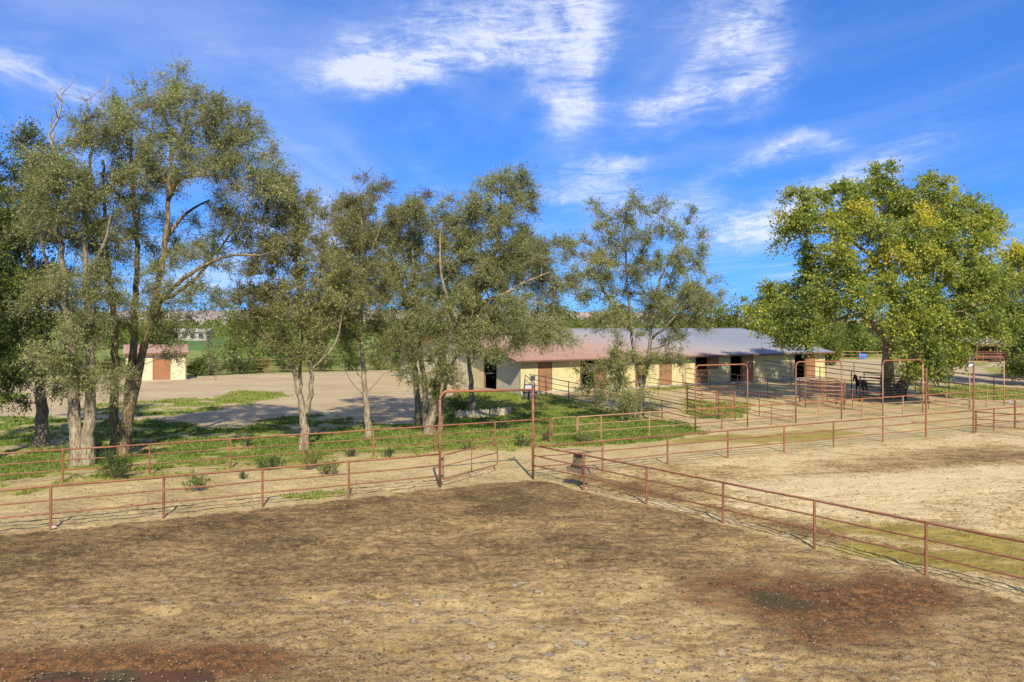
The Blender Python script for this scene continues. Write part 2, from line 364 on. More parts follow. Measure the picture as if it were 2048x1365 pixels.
def masks(x, y):
    n1 = fbm(x, y, .35) - .5; n2 = fbm(x + 40, y - 13, 1.3) - .5; n3 = fbm(x - 7, y + 31, .12) - .5
    dA = (x - A0[0]) * nA[0] + (y - A0[1]) * nA[1]; dR = (x - R0[0]) * nR[0] + (y - R0[1]) * nR[1]
    r = {}
    r['grass'] = np.zeros_like(x)
    for i, g in enumerate(GR):
        s = sd_poly(g, x, y); w = np.clip(.35 + y * .006, .4, 2)
        k = 1.0 if i != 1 else .8
        r['grass'] = np.maximum(r['grass'], k * ss(-w, w, s + n2 * 2.2 * w * .7 + n1 * 1.2))
    bare = ss(.47, .60, fbm(x + 91, y + 3, .5)) * ss(.0, 4, dA - 5.5) * (y < 60)
    r['grass'] *= 1 - .55 * bare * ss(-2, -9, x) - .42 * ss(3.4, .3, (x - B0[0]) * nA[0] + (y - B0[1]) * nA[1]) * (x < 1)
    dB = (x - B0[0]) * nA[0] + (y - B0[1]) * nA[1]
    r['dry'] = np.clip(ss(4.5, -1.5, dB) * (x < 2) + bare * .3 + .7 * ss(48, 56, y) + ss(0, 6, x - 3) * .2, 0, 1)   # yellower grass
    r['field'] = ss(-2, 2, sd_poly(FIELD, x, y) + n1 * 3)
    r['crop'] = ss(-3, 3, sd_poly(CROP, x, y))
    r['gravel'] = np.maximum(ss(-1, 1, sd_poly(GRAVEL, x, y)), ss(-1, 1, sd_poly(DRIVE, x, y)))
    arena = ss(.25, -.55, dA + n2 * .5) * ss(.15, -.3, dR + n2 * .4)     # first arena: dark manure-rich dirt
    second = ss(.1, -.3, dA + n2 * .4) * ss(-.1, .4, dR)
    r['arena'] = arena
    r['second'] = second
    # tone of the dirt: negative dark, positive light
    tone = n1 * 1.5 + n3 * 1.2
    tone -= arena * (.46 * ss(-6.5, -.8, dA) - .3 * ss(4, 10, 30 - y - .2 * x) * 0 )
    tone -= arena * .7 * ss(2.5, .2, np.abs(dR + 3.5)) * .5
    for (px, py, a, b, rt, k) in ((1100, 1230, 5.0, 3.0, .3, .75), (820, 1080, 5, 1.2, .3, .25), (1250, 1340, 3.5, 1.2, 0, .7), (560, 1200, 3.5, 1.6, .1, .35), (1950, 1290, 2.5, 2, 0, .35), (900, 1300, 2, 1.2, 0, -.35), (150, 1180, 4, 1.2, .2, .2)):
        tone += k * ss(-.3, .7, ell(G(px, py), a, b, rt, x, y)) * arena
    tone += second * (.55 + 1.0 * ss(-.4, .6, ell(G(1720, 985), 9, 3.2, .35, x, y)) - .9 * ss(-.3, .5, ell(G(1880, 915), 8, 2.2, .45, x, y)) - 1.3 * ss(1.2, .1, np.abs(dR - 1.3)) * ss(18, 21, y) - .9 * ss(-.2, .6, ell(G(1400, 985), 3.5, 1.6, -.6, x, y)))
    r['tone'] = tone
    r['pale'] = (1 - arena) * (1 - second)
    r['alg'] = np.zeros_like(x)
    for e in ALG: r['alg'] = np.maximum(r['alg'], ss(-.5, .45, ell(*e, x, y) + n2 * .9))
    r['red'] = np.zeros_like(x); r['mud'] = np.zeros_like(x)
    for i, e in enumerate(RED):
        q = ell(*e, x, y)
        r['red'] = np.maximum(r['red'], ss(-.55, .55, q + n2 * .9))
    q = ell(G(1560, 1205), 1.3, 1.1, -.2, x, y); r['mud'] = ss(-.2, .9, q + n2)
    q = ell(G(240, 1362), 2.1, .72, -.0, x, y); r['wet'] = ss(-.05, .25, q + n2 * .7)
    r['halo'] = np.maximum(ss(-.9, .0, ell(G(380, 1325), 3.5, 1.5, -.1, x, y)), .6 * ss(-.7, .1, ell(G(1560, 1215), 2.9, 2.0, -.2, x, y)))
    r['dA'] = dA; r['dR'] = dR
    return r
def hz_ground(x, y, r=None):
    h = (fbm(x + 5, y + 5, .25) - .5) * .12 + (fbm(x, y, 1.1, 3) - .5) * .06
    fade = ss(60, 30, y)
    near = ss(40, 24, y)
    r1 = fbm(x + 2 * (fbm(x, y, .8, 2) - .5), y * 1.15, 2.4, 2); r2 = fbm(x + 31, y + 7, 6.5, 2)
    h2 = (-np.abs(r1 - .5) * .10 + (r2 - .5) * .035) * near
    pk = fbm(x - 9, y + 55, 1.7, 2); h2 -= .035 * ss(.60, .68, pk) * near
    tr_ = np.abs(((x * .35 + y * .94 + 1.2 * fbm(x, y, .22, 2)) * 1.1) % 2.6 - 1.3); h2 -= .02 * ss(.22, .05, tr_) * near
    return h * fade + h2
ys = [-60, -30, -10, 0, 4]
y = 6.0
while y < 6500:
    ys.append(y); y += max(.07, .0052 * y) if y < 34 else (.0085 * y if y < 140 else .06 * y)
ys = np.array(ys); NC = 420
sx = np.linspace(-1, 1, NC); sx = sx * (.75 + .25 * sx * sx)
wid = np.where(ys < 6, 30, .80 * ys + 14); wid = np.where(ys > 200, wid * 1.5, wid)
X = wid[:, None] * sx[None, :]; Y = np.repeat(ys[:, None], NC, 1)
mk = masks(X, Y); Z = hz_ground(X, Y)
Z -= .05 * mk['wet']
V = np.stack([X, Y, Z], -1).reshape(-1, 3)
nr = len(ys); idx = np.arange(nr * NC).reshape(nr, NC)
F = np.stack([idx[:-1, :-1], idx[:-1, 1:], idx[1:, 1:], idx[1:, :-1]], -1).reshape(-1, 4)
print('ground quads', len(F))
gm, t = newmat('ground_dirt_and_grass')
ga = fastmesh('ground', V, F, gm, smooth=True)
def colattr(me, name, chans):
    a = me.color_attributes.new(name, 'FLOAT_COLOR', 'POINT')
    a.data.foreach_set('color', np.stack([c.ravel() for c in chans], -1).astype(np.float32).ravel())
colattr(ga, 'za', [mk['tone'] * .25 + .5, mk['pale'], mk['gravel'], mk['grass']])
colattr(ga, 'zb', [mk['red'], mk['mud'], mk['alg'], mk['field']])
colattr(ga, 'zc', [mk['wet'], mk['halo'], mk['dry'], mk['arena']])
colattr(ga, 'zd', [mk['crop'], mk['second'], mk['crop'] * 0, mk['crop'] * 0 + 1])
ground = link(bpy.data.objects.new('ground', ga)); tag(ground, kind='structure')
pos = t.node('ShaderNodeNewGeometry')
def attr(n):
    a = t.n.new('ShaderNodeAttribute'); a.attribute_name = n
    s = t.n.new('ShaderNodeSeparateColor'); t.l.new(a.outputs['Color'], s.inputs[0]); return s.outputs[0], s.outputs[1], s.outputs[2], a.outputs['Alpha']
tone, pale, grav, grs = attr('za'); red, mud, alg, field = attr('zb'); wet, halo, dry, aren = attr('zc'); crop, second, _, _ = attr('zd')
nA1 = t.noise(pos, .8, 6, .62, .4)
st = t.mapping(pos, scale=(.55, 1.7, 1), rot=(0, 0, -.42))
nS = t.noise(t.vm('ADD', st, t.vm('SCALE', t.noise(pos, .6, 3, .5, out=1), sc=1.1)), 1.7, 7, .66, 1.2)                 # raked streaks
nM = t.noise(pos, 5.5, 6, .68, .3); nF = t.noise(pos, 26, 5, .7)
nL = t.noise(pos, .22, 4, .55)
tn = t.m('MULTIPLY', t.m('SUBTRACT', tone, .5), 4.0)
nG = t.noise(pos, 70, 3, .7)
mixn = t.m('ADD', t.m('ADD', t.m('MULTIPLY', nS, 1.05), t.m('MULTIPLY', nA1, .60)), t.m('ADD', t.m('ADD', t.m('MULTIPLY', nM, 1.05), t.m('MULTIPLY', nG, .35)), t.m('MULTIPLY', nF, .85)))   # mean ~1.95
v = t.m('ADD', t.m('MULTIPLY', t.m('SUBTRACT', mixn, 1.95), 1.25), t.m('MULTIPLY', tn, .30))
v = t.m('ADD', v, .5)
dirt = t.ramp(v, [(.0, (.085, .058, .034)), (.25, (.175, .125, .075)), (.48, (.30, .225, .135)), (.72, (.45, .355, .225)), (1, (.60, .51, .36))])
palec = t.ramp(t.m('ADD', v, .12), [(0, (.24, .185, .115)), (.35, (.37, .305, .20)), (.62, (.50, .43, .30)), (1, (.64, .575, .44))])
col = t.mix(t.smooth(t.m('ADD', pale, t.m('MULTIPLY', t.m('SUBTRACT', nM, .5), .5)), .25, .7), dirt, palec)
# second arena: bleached salty ground with brown streaks
sec = t.ramp(v, [(.1, (.15, .10, .06)), (.38, (.31, .235, .13)), (.58, (.49, .40, .26)), (.82, (.70, .63, .52))])
col = t.mix(second, col, sec)
trk = t.noise(t.mapping(pos, scale=(.10, 1.6, 1), rot=(0, 0, -.50)), 1.6, 5, .6, .8)
gr_c = t.ramp(t.m('ADD', t.m('MULTIPLY', nF, .30), t.m('ADD', t.m('MULTIPLY', trk, .45), t.m('MULTIPLY', nL, .25))), [(.36, (.30, .235, .175)), (.5, (.43, .36, .27)), (.62, (.56, .485, .385))])
col = t.mix(grav, col, gr_c)
# round pale hoof pads in the arena
vp = t.vm('ADD', t.mapping(pos, scale=(1, 1.25, 0), rot=(0, 0, .2)), t.vm('SCALE', t.noise(pos, 2.2, 2, .5, out=1), sc=.55))
vn_ = t.n.new('ShaderNodeTexVoronoi'); vn_.feature = 'F1'; t.put(vn_.inputs['Scale'], 2.1); t.l.new(vp, vn_.inputs['Vector'])
pick = t.node('ShaderNodeSeparateColor', {0: vn_.outputs['Color']})
pd_ = t.m('ADD', vn_.outputs['Distance'], t.m('MULTIPLY', nF, .16))
rim = t.m('MULTIPLY', t.m('MULTIPLY', t.smooth(pd_, .46, .36), t.smooth(pd_, .26, .34)), t.m('GREATER_THAN', pick, .48))
pads = t.m('MULTIPLY', t.smooth(pd_, .36, .28), t.m('GREATER_THAN', pick, .48))
pads = t.m('MULTIPLY', pads, t.m('MULTIPLY', t.m('MULTIPLY', aren, t.smooth(t.m('ADD', tn, t.m('MULTIPLY', nL, 2.0)), .8, 1.4)), t.m('SUBTRACT', 1.0, halo, clamp=True)))
# dark clods / manure crumbs
vc = t.n.new('ShaderNodeTexVoronoi'); vc.feature = 'F1'; t.put(vc.inputs['Scale'], 9.0); t.l.new(t.vm('ADD', pos, t.vm('SCALE', t.noise(pos, 9, 2, .5, out=1), sc=.12)), vc.inputs['Vector'])
pk2 = t.node('ShaderNodeSeparateColor', {0: vc.outputs['Color']})
crumb = t.m('MULTIPLY', t.smooth(vc.outputs['Distance'], .36, .2), t.m('GREATER_THAN', t.m('ADD', pk2, t.m('MULTIPLY', nL, .3)), .93))
col = t.mix(t.m('MULTIPLY', crumb, t.m('SUBTRACT', .75, t.m('MULTIPLY', grs, .7))), col, (.06, .042, .026))
col = t.mix(1.0, col, t.mix(second, t.mix(grav, (.93, .83, .55), (1.02, .93, .69)), (.90, .80, .52)), 'MULTIPLY')
col = t.mix(t.m('MULTIPLY', pads, .75), col, (.40, .335, .25))
col = t.mix(t.m('MULTIPLY', t.m('MULTIPLY', rim, aren), .45), col, (.12, .08, .04))
# red soaked soil with mud around
hal = t.smooth(t.m('ADD', t.m('MULTIPLY', halo, .42), t.m('MULTIPLY', t.m('SUBTRACT', t.m('ADD', t.m('MULTIPLY', nM, .65), t.m('MULTIPLY', nS, .35)), .5), 2.2)), .50, .62)
hal = t.m('MULTIPLY', hal, t.smooth(halo, .02, .3))
col = t.mix(t.m('MULTIPLY', hal, .85), col, (.065, .043, .036))
redn = t.ramp(t.m('ADD', t.m('MULTIPLY', nM, .6), t.m('MULTIPLY', nF, .4)), [(.40, (.035, .018, .009)), (.5, (.125, .052, .018)), (.60, (.27, .125, .04))])
rm = t.smooth(t.m('ADD', red, t.m('MULTIPLY', t.m('SUBTRACT', t.m('ADD', t.m('MULTIPLY', nM, .5), t.m('MULTIPLY', nS, .5)), .5), 3.6)), .10, .95)
col = t.mix(t.m('MULTIPLY', rm, .9), col, redn)
gm_ = t.smooth(t.m('ADD', mud, t.m('MULTIPLY', t.m('SUBTRACT', nM, .5), 3.4)), .45, 1.0)
col = t.mix(t.m('MULTIPLY', gm_, .8), col, (.050, .050, .020))
wm = t.smooth(t.m('ADD', wet, t.m('MULTIPLY', t.m('SUBTRACT', nM, .5), .5)), .35, .8)
col = t.mix(wm, col, t.mix(t.smooth(nA1, .4, .62), (.095, .042, .016), (.060, .046, .018)))
am = t.smooth(t.m('ADD', alg, t.m('MULTIPLY', t.m('SUBTRACT', t.m('ADD', t.m('MULTIPLY', nM, .5), t.m('MULTIPLY', nS, .5)), .5), 3.2)), .35, .85)
col = t.mix(t.m('MULTIPLY', am, .85), col, t.mix(t.smooth(nS, .4, .62), (.20, .16, .018), (.34, .26, .05)))
# grass
gn = t.m('ADD', t.m('ADD', t.m('MULTIPLY', nM, .5), t.m('MULTIPLY', nF, .35)), t.m('MULTIPLY', nL, .35))
green = t.ramp(gn, [(.42, (.09, .11, .025)), (.56, (.19, .235, .04)), (.70, (.33, .355, .08))])
yel = t.ramp(gn, [(.42, (.15, .14, .03)), (.58, (.26, .235, .045)), (.74, (.36, .31, .09))])
gcol = t.mix(dry, green, yel)
gmask = t.smooth(t.m('ADD', grs, t.m('MULTIPLY', t.m('SUBTRACT', t.m('ADD', t.m('MULTIPLY', nM, .5), t.m('MULTIPLY', nA1, .5)), .5), 3.0)), .34, .66)
col = t.mix(gmask, col, gcol)
fcol = t.ramp(t.m('ADD', t.m('MULTIPLY', nL, .7), t.m('MULTIPLY', nA1, .3)), [(.38, (.09, .13, .02)), (.5, (.19, .23, .04)), (.62, (.32, .30, .09))])
col = t.mix(field, col, fcol)
col = t.mix(crop, col, (.07, .16, .03))
hb = t.m('ADD', t.m('ADD', t.m('MULTIPLY', nM, .55), t.m('MULTIPLY', nF, .22)), t.m('ADD', t.m('MULTIPLY', nS, .5), t.m('MULTIPLY', pads, -.10)))
hb = t.m('ADD', hb, t.m('MULTIPLY', crumb, .12))
hb = t.m('MULTIPLY', hb, t.m('SUBTRACT', 1.0, wm))
rgh = t.m('SUBTRACT', .95, t.m('MULTIPLY', wm, .55))
finish(t, col, rgh, hb, .9, .12, spec=.25)

# ------------------------------------------------------------------ far hills
hm, t = newmat('pinkish_desert_hills'); pos = t.node('ShaderNodeNewGeometry')
n = t.noise(t.mapping(pos, scale=(1, 1, 3)), .012, 8, .65)
finish(t, t.ramp(n, [(.35, (.22, .19, .17)), (.5, (.36, .28, .25)), (.7, (.46, .36, .31))]), .95, n, .6, 20)
hx = np.linspace(-3600, 3600, 160); hy = np.linspace(2600, 4200, 24)
HX, HY = np.meshgrid(hx, hy); u = (HY - 2600) / 1600
top = 78 + 26 * (fbm(HX, HX * 0, .0011, 3) - .5) + 10 * (fbm(HX, HY, .006, 4) - .5)
top = top * (1 - .55 * ss(200, 1300, HX))
HZZ = top * ss(0, .45, u) * (1 - .3 * u) + 14 * (fbm(HX, HY, .008, 4) - .5) * ss(0, .2, u) - 2
ii = np.arange(HX.size).reshape(HX.shape)
Fh = np.stack([ii[:-1, :-1], ii[:-1, 1:], ii[1:, 1:], ii[1:, :-1]], -1).reshape(-1, 4)
hills = link(bpy.data.objects.new('hills', fastmesh('hills', np.stack([HX, HY, HZZ], -1).reshape(-1, 3), Fh, hm, smooth=True))); tag(hills, kind='structure')

# ------------------------------------------------------------------ barn
bO = np.array([.744, 64.87]); eU = np.array([.859, .512]); eV = np.array([-.512, .859]); BL, BW = 38.25, 25.2
EAVE, RIDGE, OV, OG = 2.88, 5.36, .65, .9
SLP = (RIDGE - EAVE) / (BW / 2 + OV)
def bp(u, v, z): p = bO + eU * u + eV * v; return np.array((p[0], p[1], z))
U3 = np.array((*eU, 0)); V3 = np.array((*eV, 0)); Z3 = np.array((0, 0, 1.0)); BAX = (U3, V3, Z3)
def ubox(mb, u0, u1, v0, v1, z0, z1): return mb.box(bp((u0 + u1) / 2, (v0 + v1) / 2, (z0 + z1) / 2), (u1 - u0, v1 - v0, z1 - z0), BAX)
def u_of(px):
    k = (px - CX) / FPX; return (k * bO[1] - bO[0]) / (eU[0] - k * eU[1])
def v_of(px):
    k = (px - CX) / FPX; return (k * bO[1] - bO[0]) / (eV[0] - k * eV[1])
def ztop(v): return EAVE + (min(v, BW - v) + OV) * SLP - .07
rm_, t = newmat('ribbed_roof_painted_sky_sheen'); pos = t.node('ShaderNodeNewGeometry')
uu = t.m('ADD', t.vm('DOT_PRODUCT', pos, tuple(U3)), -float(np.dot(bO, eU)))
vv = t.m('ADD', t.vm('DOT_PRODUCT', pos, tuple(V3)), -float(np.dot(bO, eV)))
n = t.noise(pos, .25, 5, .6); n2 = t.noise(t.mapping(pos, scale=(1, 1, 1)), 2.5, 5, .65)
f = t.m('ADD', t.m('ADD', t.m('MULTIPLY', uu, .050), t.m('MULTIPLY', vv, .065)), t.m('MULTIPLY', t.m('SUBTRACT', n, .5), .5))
c = t.ramp(t.m('MULTIPLY', f, .5), [(.12, (.40, .225, .165)), (.42, (.40, .27, .215)), (.66, (.33, .30, .30)), (.95, (.225, .25, .30))])  # blue-grey sky reflection painted into the colour towards right end and ridge
edge = t.m('MULTIPLY', t.smooth(t.m('ADD', vv, t.m('MULTIPLY', n2, 1.2)), .45, -.1), t.smooth(uu, 10, 22))
c = t.mix(t.m('MULTIPLY', edge, .6), c, (.30, .15, .09))
c = t.mix(t.smooth(n2, .5, .8, 0, .22), c, (.22, .16, .13))
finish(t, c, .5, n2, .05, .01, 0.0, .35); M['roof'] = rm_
barn = thing('horse_barn', 'long low cream horse barn with brown stall doors and a pink to grey metal roof', 'barn', tuple(bp(BL / 2, BW / 2, 0)))
# foundation
mb = MB(); ubox(mb, -.05, BL + .05, -.06, .30, -.3, .22); ubox(mb, -.05, .3, .30, BW, -.3, .12); ubox(mb, BL - .2, BL + .05, .3, BW, -.3, .2)
mb.build('foundation', M['concrete'], barn)
mb = MB(); ubox(mb, .3, BL - .2, .3, BW, -.2, .03); mb.build('stable_floor', M['dark'], barn)
segs = [('w', 1042, 1076.5), ('d', 1076.5, 1105), ('w', 1105, 1161), ('o', 1161, 1189), ('s', 1189, 1212), ('w', 1212, 1271), ('d', 1271, 1292), ('w', 1292, 1319), ('d', 1319, 1344),
        ('w', 1344, 1391), ('h', 1391, 1415), ('t', 1415, 1437), ('w', 1437, 1461), ('o', 1461, 1482.5), ('s', 1482.5, 1505), ('w', 1505, 1589), ('o', 1589, 1610), ('s', 1610, 1629), ('w', 1629, 1649)]
HW = 2.88
def siding(u0, u1, z0, z1, mat, v0=0., v1=.10, name='wall_panel'):
    mb = MB(); ubox(mb, u0, u1, v0, v1, z0, z1)
    nb = max(1, int((u1 - u0) / .61))
    for i in range(1, nb):
        uc = u0 + (u1 - u0) * i / nb; ubox(mb, uc - .014, uc + .014, v0 - .006, v0 + .004, z0 + .004, z1 - .004)
    return mb.build(name, mat, barn)
def door_leaf(u0, u1, z0, z1, v0, name='door', mat=None):
    mb = MB(); ubox(mb, u0 + .02, u1 - .02, v0, v0 + .05, z0, z1); d = mb.build(name, mat or M['door'], barn)
    mb = MB()
    for (a, b, c_, e) in ((u0 + .02, u0 + .12, z0, z1), (u1 - .12, u1 - .02, z0, z1), (u0 + .12, u1 - .12, z0, z0 + .12), (u0 + .12, u1 - .12, z1 - .12, z1), (u0 + .12, u1 - .12, (z0 + z1) / 2 - .05, (z0 + z1) / 2 + .05)):
        ubox(mb, a, b, v0 - .025, v0 + .01, c_ + .002, e - .002)
    mb.build('door_frame', M['trim'], d)
    mb = MB(); ubox(mb, u0 + .16, u0 + .20, v0 - .07, v0 - .03, z0 + .85, z0 + 1.1); mb.build('handle', M['lampbody'], d)
    return d
for k, a, b in segs:
    u0, u1 = u_of(a), u_of(b)
    if k == 'w': siding(u0, u1, .22, HW, M['cream'])
    elif k == 'd': door_leaf(u0, u1, .22, HW - .06, .03)
    elif k == 's': siding(u0, u1, .22, HW, M['cream']); door_leaf(u0, u1, .24, HW - .16, -.09, 'sliding_door')
    elif k == 't': siding(u0, u1, .22, HW, M['cream']); door_leaf(u0 + .05, u1 - .05, 1.55, HW - .2, -.08, 'open_top_door')
    elif k == 'h':
        door_leaf(u0, u1, .22, 1.5, .03, 'lower_stall_door')
        mb = MB()
        for i in range(7): uc = u0 + (u1 - u0) * (i + .5) / 7; mb.tube([bp(uc, .07, 1.5), bp(uc, .07, 2.2)], .012, 6)
        mb.build('stall_bars', M['darkpipe'], barn)
    if k in 'oh':
        mb = MB(); ubox(mb, u0 + .0, u1 - .0, .0, .1, HW - .08, HW); mb.build('door_header', M['trim'], barn)
    mb = MB(); ubox(mb, u0 - .04, u0 + .04, -.025, .09, .2, HW - .002); mb.build('trim_board', M['trim'] if k != 'w' else M['cream'], barn)
mb = MB(); ubox(mb, BL - .04, BL + .06, -.03, .1, .2, HW); mb.build('trim_board', M['cream'], barn)
# stall partitions inside
mb = MB(); ubox(mb, .3, BL - .3, 3.4, 3.5, .03, 3.2); mb.build('inner_wall', M['dark'], barn)
for px in (1105, 1161, 1212, 1271, 1344, 1391, 1461, 1505, 1589, 1629):
    u = u_of(px) + .03; mb = MB(); ubox(mb, u - .04, u + .04, .11, 3.39, .03, 2.7); mb.build('stall_partition', M['dark'], barn)
# gable end (left)
def gpanel(px0, px1, z0, mat, name='gable_panel', w=-.0):
    v0, v1 = v_of(px0), v_of(px1)
    if v0 > v1: v0, v1 = v1, v0
    p = [bp(w, v0, z0), bp(w, v1, z0)]
    if v0 < BW / 2 < v1: p += [bp(w, v1, ztop(v1)), bp(w, BW / 2, ztop(BW / 2)), bp(w, v0, ztop(v0))]
    else: p += [bp(w, v1, ztop(v1)), bp(w, v0, ztop(v0))]
    mb = MB(); mb.prism(p, np.zeros(3), U3 * .1)
    for i in range(1, int((v1 - v0) / .61) + 1):
        vc = v0 + i * .61
        if vc < v1 - .05: mb.box(bp(w - .002, vc, (z0 + ztop(vc)) / 2), (.012, .026, ztop(vc) - z0 - .02), BAX)
    return mb.build(name, mat, barn)
vA, vB = v_of(993), v_of(969)
gpanel(1042, 993, .12, M['greyside'], 'grey_sliding_panel')
p = [bp(0, vA, 2.75), bp(0, vB, 2.75), bp(0, vB, ztop(vB)), bp(0, vA, ztop(vA))]
mb = MB(); mb.prism(p, np.zeros(3), U3 * .1); mb.build('gable_panel', M['cream'], barn)
gpanel(969, 945, .12, M['cream'], 'gable_panel'); gpanel(945, 900, .12, M['cream_pale']); gpanel(900, 802, .12, M['cream_pale'])
mb = MB(); ubox(mb, -.03, .12, vA - .06, vA, .12, 2.75); ubox(mb, -.03, .12, vB, vB + .06, .12, 2.75); ubox(mb, -.03, .12, vA, vB, 2.70, 2.78); mb.build('gable_door_frame', M['trim'], barn)
mb = MB(); ubox(mb, 2.6, 2.7, vA - 2, vB + 3, .03, 3.2); mb.build('inner_wall', M['dark'], barn)
# far walls
mb = MB(); ubox(mb, 0, BL, BW - .1, BW, .2, HW); mb.build('rear_wall', M['cream'], barn)
p = [bp(BL, 0, .2), bp(BL, BW, .2), bp(BL, BW, ztop(BW)), bp(BL, BW / 2, ztop(BW / 2)), bp(BL, 0, ztop(0))]
mb = MB(); mb.prism(p, np.zeros(3), U3 * -.1); mb.build('end_wall', M['cream'], barn)
# roof of ribbed sheets
SL = BW / 2 + OV; NP = int(round((BL + 2 * OG) / .914)); PWD = (BL + 2 * OG) / NP
def sheet(sign):
    mb = MB(); prof = []
    for k in range(4):
        x0 = k * PWD / 4
        prof += [(x0 + .0, 0), (x0 + PWD / 4 - .075, 0), (x0 + PWD / 4 - .055, .028), (x0 + PWD / 4 - .02, .028)]
    prof.append((PWD, 0)); prof = np.array(prof); n = len(prof)
    vs = []
    for v, z in ((0, 0), (SL, SL * SLP)):
        vs += [U3 * a + V3 * (v * sign) + Z3 * (z + b) for a, b in prof]
    fs = [(i, i + 1, n + i + 1, n + i) for i in range(n - 1)]
    mb.add(vs, fs)
    vs2 = [U3 * .0 - Z3 * .03, U3 * PWD - Z3 * .03, U3 * PWD + V3 * SL * sign + Z3 * (SL * SLP - .03), V3 * SL * sign + Z3 * (SL * SLP - .03)]
    mb.add(vs2, [(0, 1, 2, 3)]); mb.add([U3 * 0 - Z3 * .03, U3 * PWD - Z3 * .03, U3 * PWD, U3 * 0], [(0, 1, 2, 3)])
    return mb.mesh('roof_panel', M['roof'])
mb = MB()   # roof deck / purlins carry the sheets
for v in (0.3, 4, 8, SL - .25):
    for sgn, v0 in ((1, -OV), (-1, BW + OV)):
        a = bp(-OG + .05, v0 + sgn * v, EAVE + v * SLP - .10); b = bp(BL + OG - .05, v0 + sgn * v, EAVE + v * SLP - .10)
        mb.box((a + b) / 2, (BL + 2 * OG - .1, .06, .12), BAX)
roof = mb.build('roof', M['fascia'], barn)
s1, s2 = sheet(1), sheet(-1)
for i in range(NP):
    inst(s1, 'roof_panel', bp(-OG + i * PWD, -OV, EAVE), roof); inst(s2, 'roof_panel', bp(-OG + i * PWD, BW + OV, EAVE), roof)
for uend in (-OG - .03, BL + OG + .03):
    for sgn, v0 in ((1, -OV), (-1, BW + OV)):
        a = bp(uend, v0, EAVE); b = bp(uend, BW / 2, EAVE + SL * SLP)
        mb = MB(); mb.prism([a + Z3 * .04, b + Z3 * .04, b - Z3 * .16, a - Z3 * .16], U3 * -.02, U3 * .02); mb.build('fascia_board', M['fascia'], roof)
mb = MB(); ubox(mb, -OG, BL + OG, -OV - .03, -OV + .012, EAVE - .15, EAVE - .035); mb.build('fascia_board', M['fascia'], roof)
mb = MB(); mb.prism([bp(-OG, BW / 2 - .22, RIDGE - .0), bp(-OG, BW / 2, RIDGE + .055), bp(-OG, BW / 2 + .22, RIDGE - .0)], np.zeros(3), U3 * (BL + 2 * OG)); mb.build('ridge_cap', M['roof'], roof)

# small shed at the edge of the gravel lot
shA = G(262, 761.6); shB = G(372, 760.2); sU = np.array([.905, .425]); sV = np.array([-.425, .905]); SLn = float(np.linalg.norm(shB - shA)); SLn = 5.7
shO = shB - sU * SLn
def sp(u, v, z): p = shO + sU * u + sV * v; return np.array((p[0], p[1], z))
SAX = (np.array((*sU, 0)), np.array((*sV, 0)), Z3)
def sbox(mb, u0, u1, v0, v1, z0, z1): return mb.box(sp((u0 + u1) / 2, (v0 + v1) / 2, (z0 + z1) / 2), (u1 - u0, v1 - v0, z1 - z0), SAX)
shed = thing('storage_shed', 'small cream shed with an orange brown door and pink ribbed roof across the gravel lot', 'shed', tuple(sp(SLn / 2, 2.2, 0)))
du0, du1 = SLn - 3.15, SLn - 1.55
mb = MB(); sbox(mb, -.1, SLn + .1, -.1, 4.5, -.2, .08); mb.build('foundation', M['concrete'], shed)
mb = MB(); sbox(mb, .0, du0, 0, .1, .08, 2.80); mb.build('wall_panel', M['cream_pale'], shed)
mb = MB(); sbox(mb, du1, SLn, 0, .1, .08, 2.80); mb.build('wall_panel', M['cream_pale'], shed)
mb = MB(); sbox(mb, du0, du1, 0, .1, 2.35, 2.80); mb.build('wall_panel', M['cream_pale'], shed)
mb = MB(); sbox(mb, 0, .1, .1, 4.4, .08, 2.8); mb.build('side_wall', M['cream_pale'], shed)
mb = MB(); sbox(mb, SLn - .1, SLn, .1, 4.4, .08, 2.8); mb.build('side_wall', M['cream_pale'], shed)
mb = MB(); sbox(mb, 0, SLn, 4.4, 4.5, .08, 2.8); mb.build('rear_wall', M['cream_pale'], shed)
mb = MB(); sbox(mb, du0 + .06, du1 - .06, .02, .07, .09, 2.28); dd = mb.build('door', M['shed_door'], shed)
mb = MB(); mb.tube([sp(du1 - .2, -.06, 1.05), sp(du1 - .2, .02, 1.05)], .035, 8); mb.build('handle', M['lampbody'], dd)
for (a, b, z0, z1) in ((-.04, .05, .06, 2.79), (.05, SLn - .05, 2.7, 2.79), (du0 - 1.75, du0 - 1.65, .09, 2.69), (du0 - .05, du0 + .06, .09, 2.69), (du1 - .06, du1 + .05, .09, 2.69), (SLn - .05, SLn + .04, .06, 2.79), (du0 + .06, du1 - .06, 2.28, 2.36)):
    mb = MB(); sbox(mb, a, b, -.025, .005, z0, z1); mb.build('trim_board', M['trim'], shed)
mb = MB(); sbox(mb, -.2, SLn + .2, -.45, -.40, 2.72, 2.86); sroof = mb.build('roof', M['trim'], shed)
npn = 8; w_ = (SLn + .5) / npn
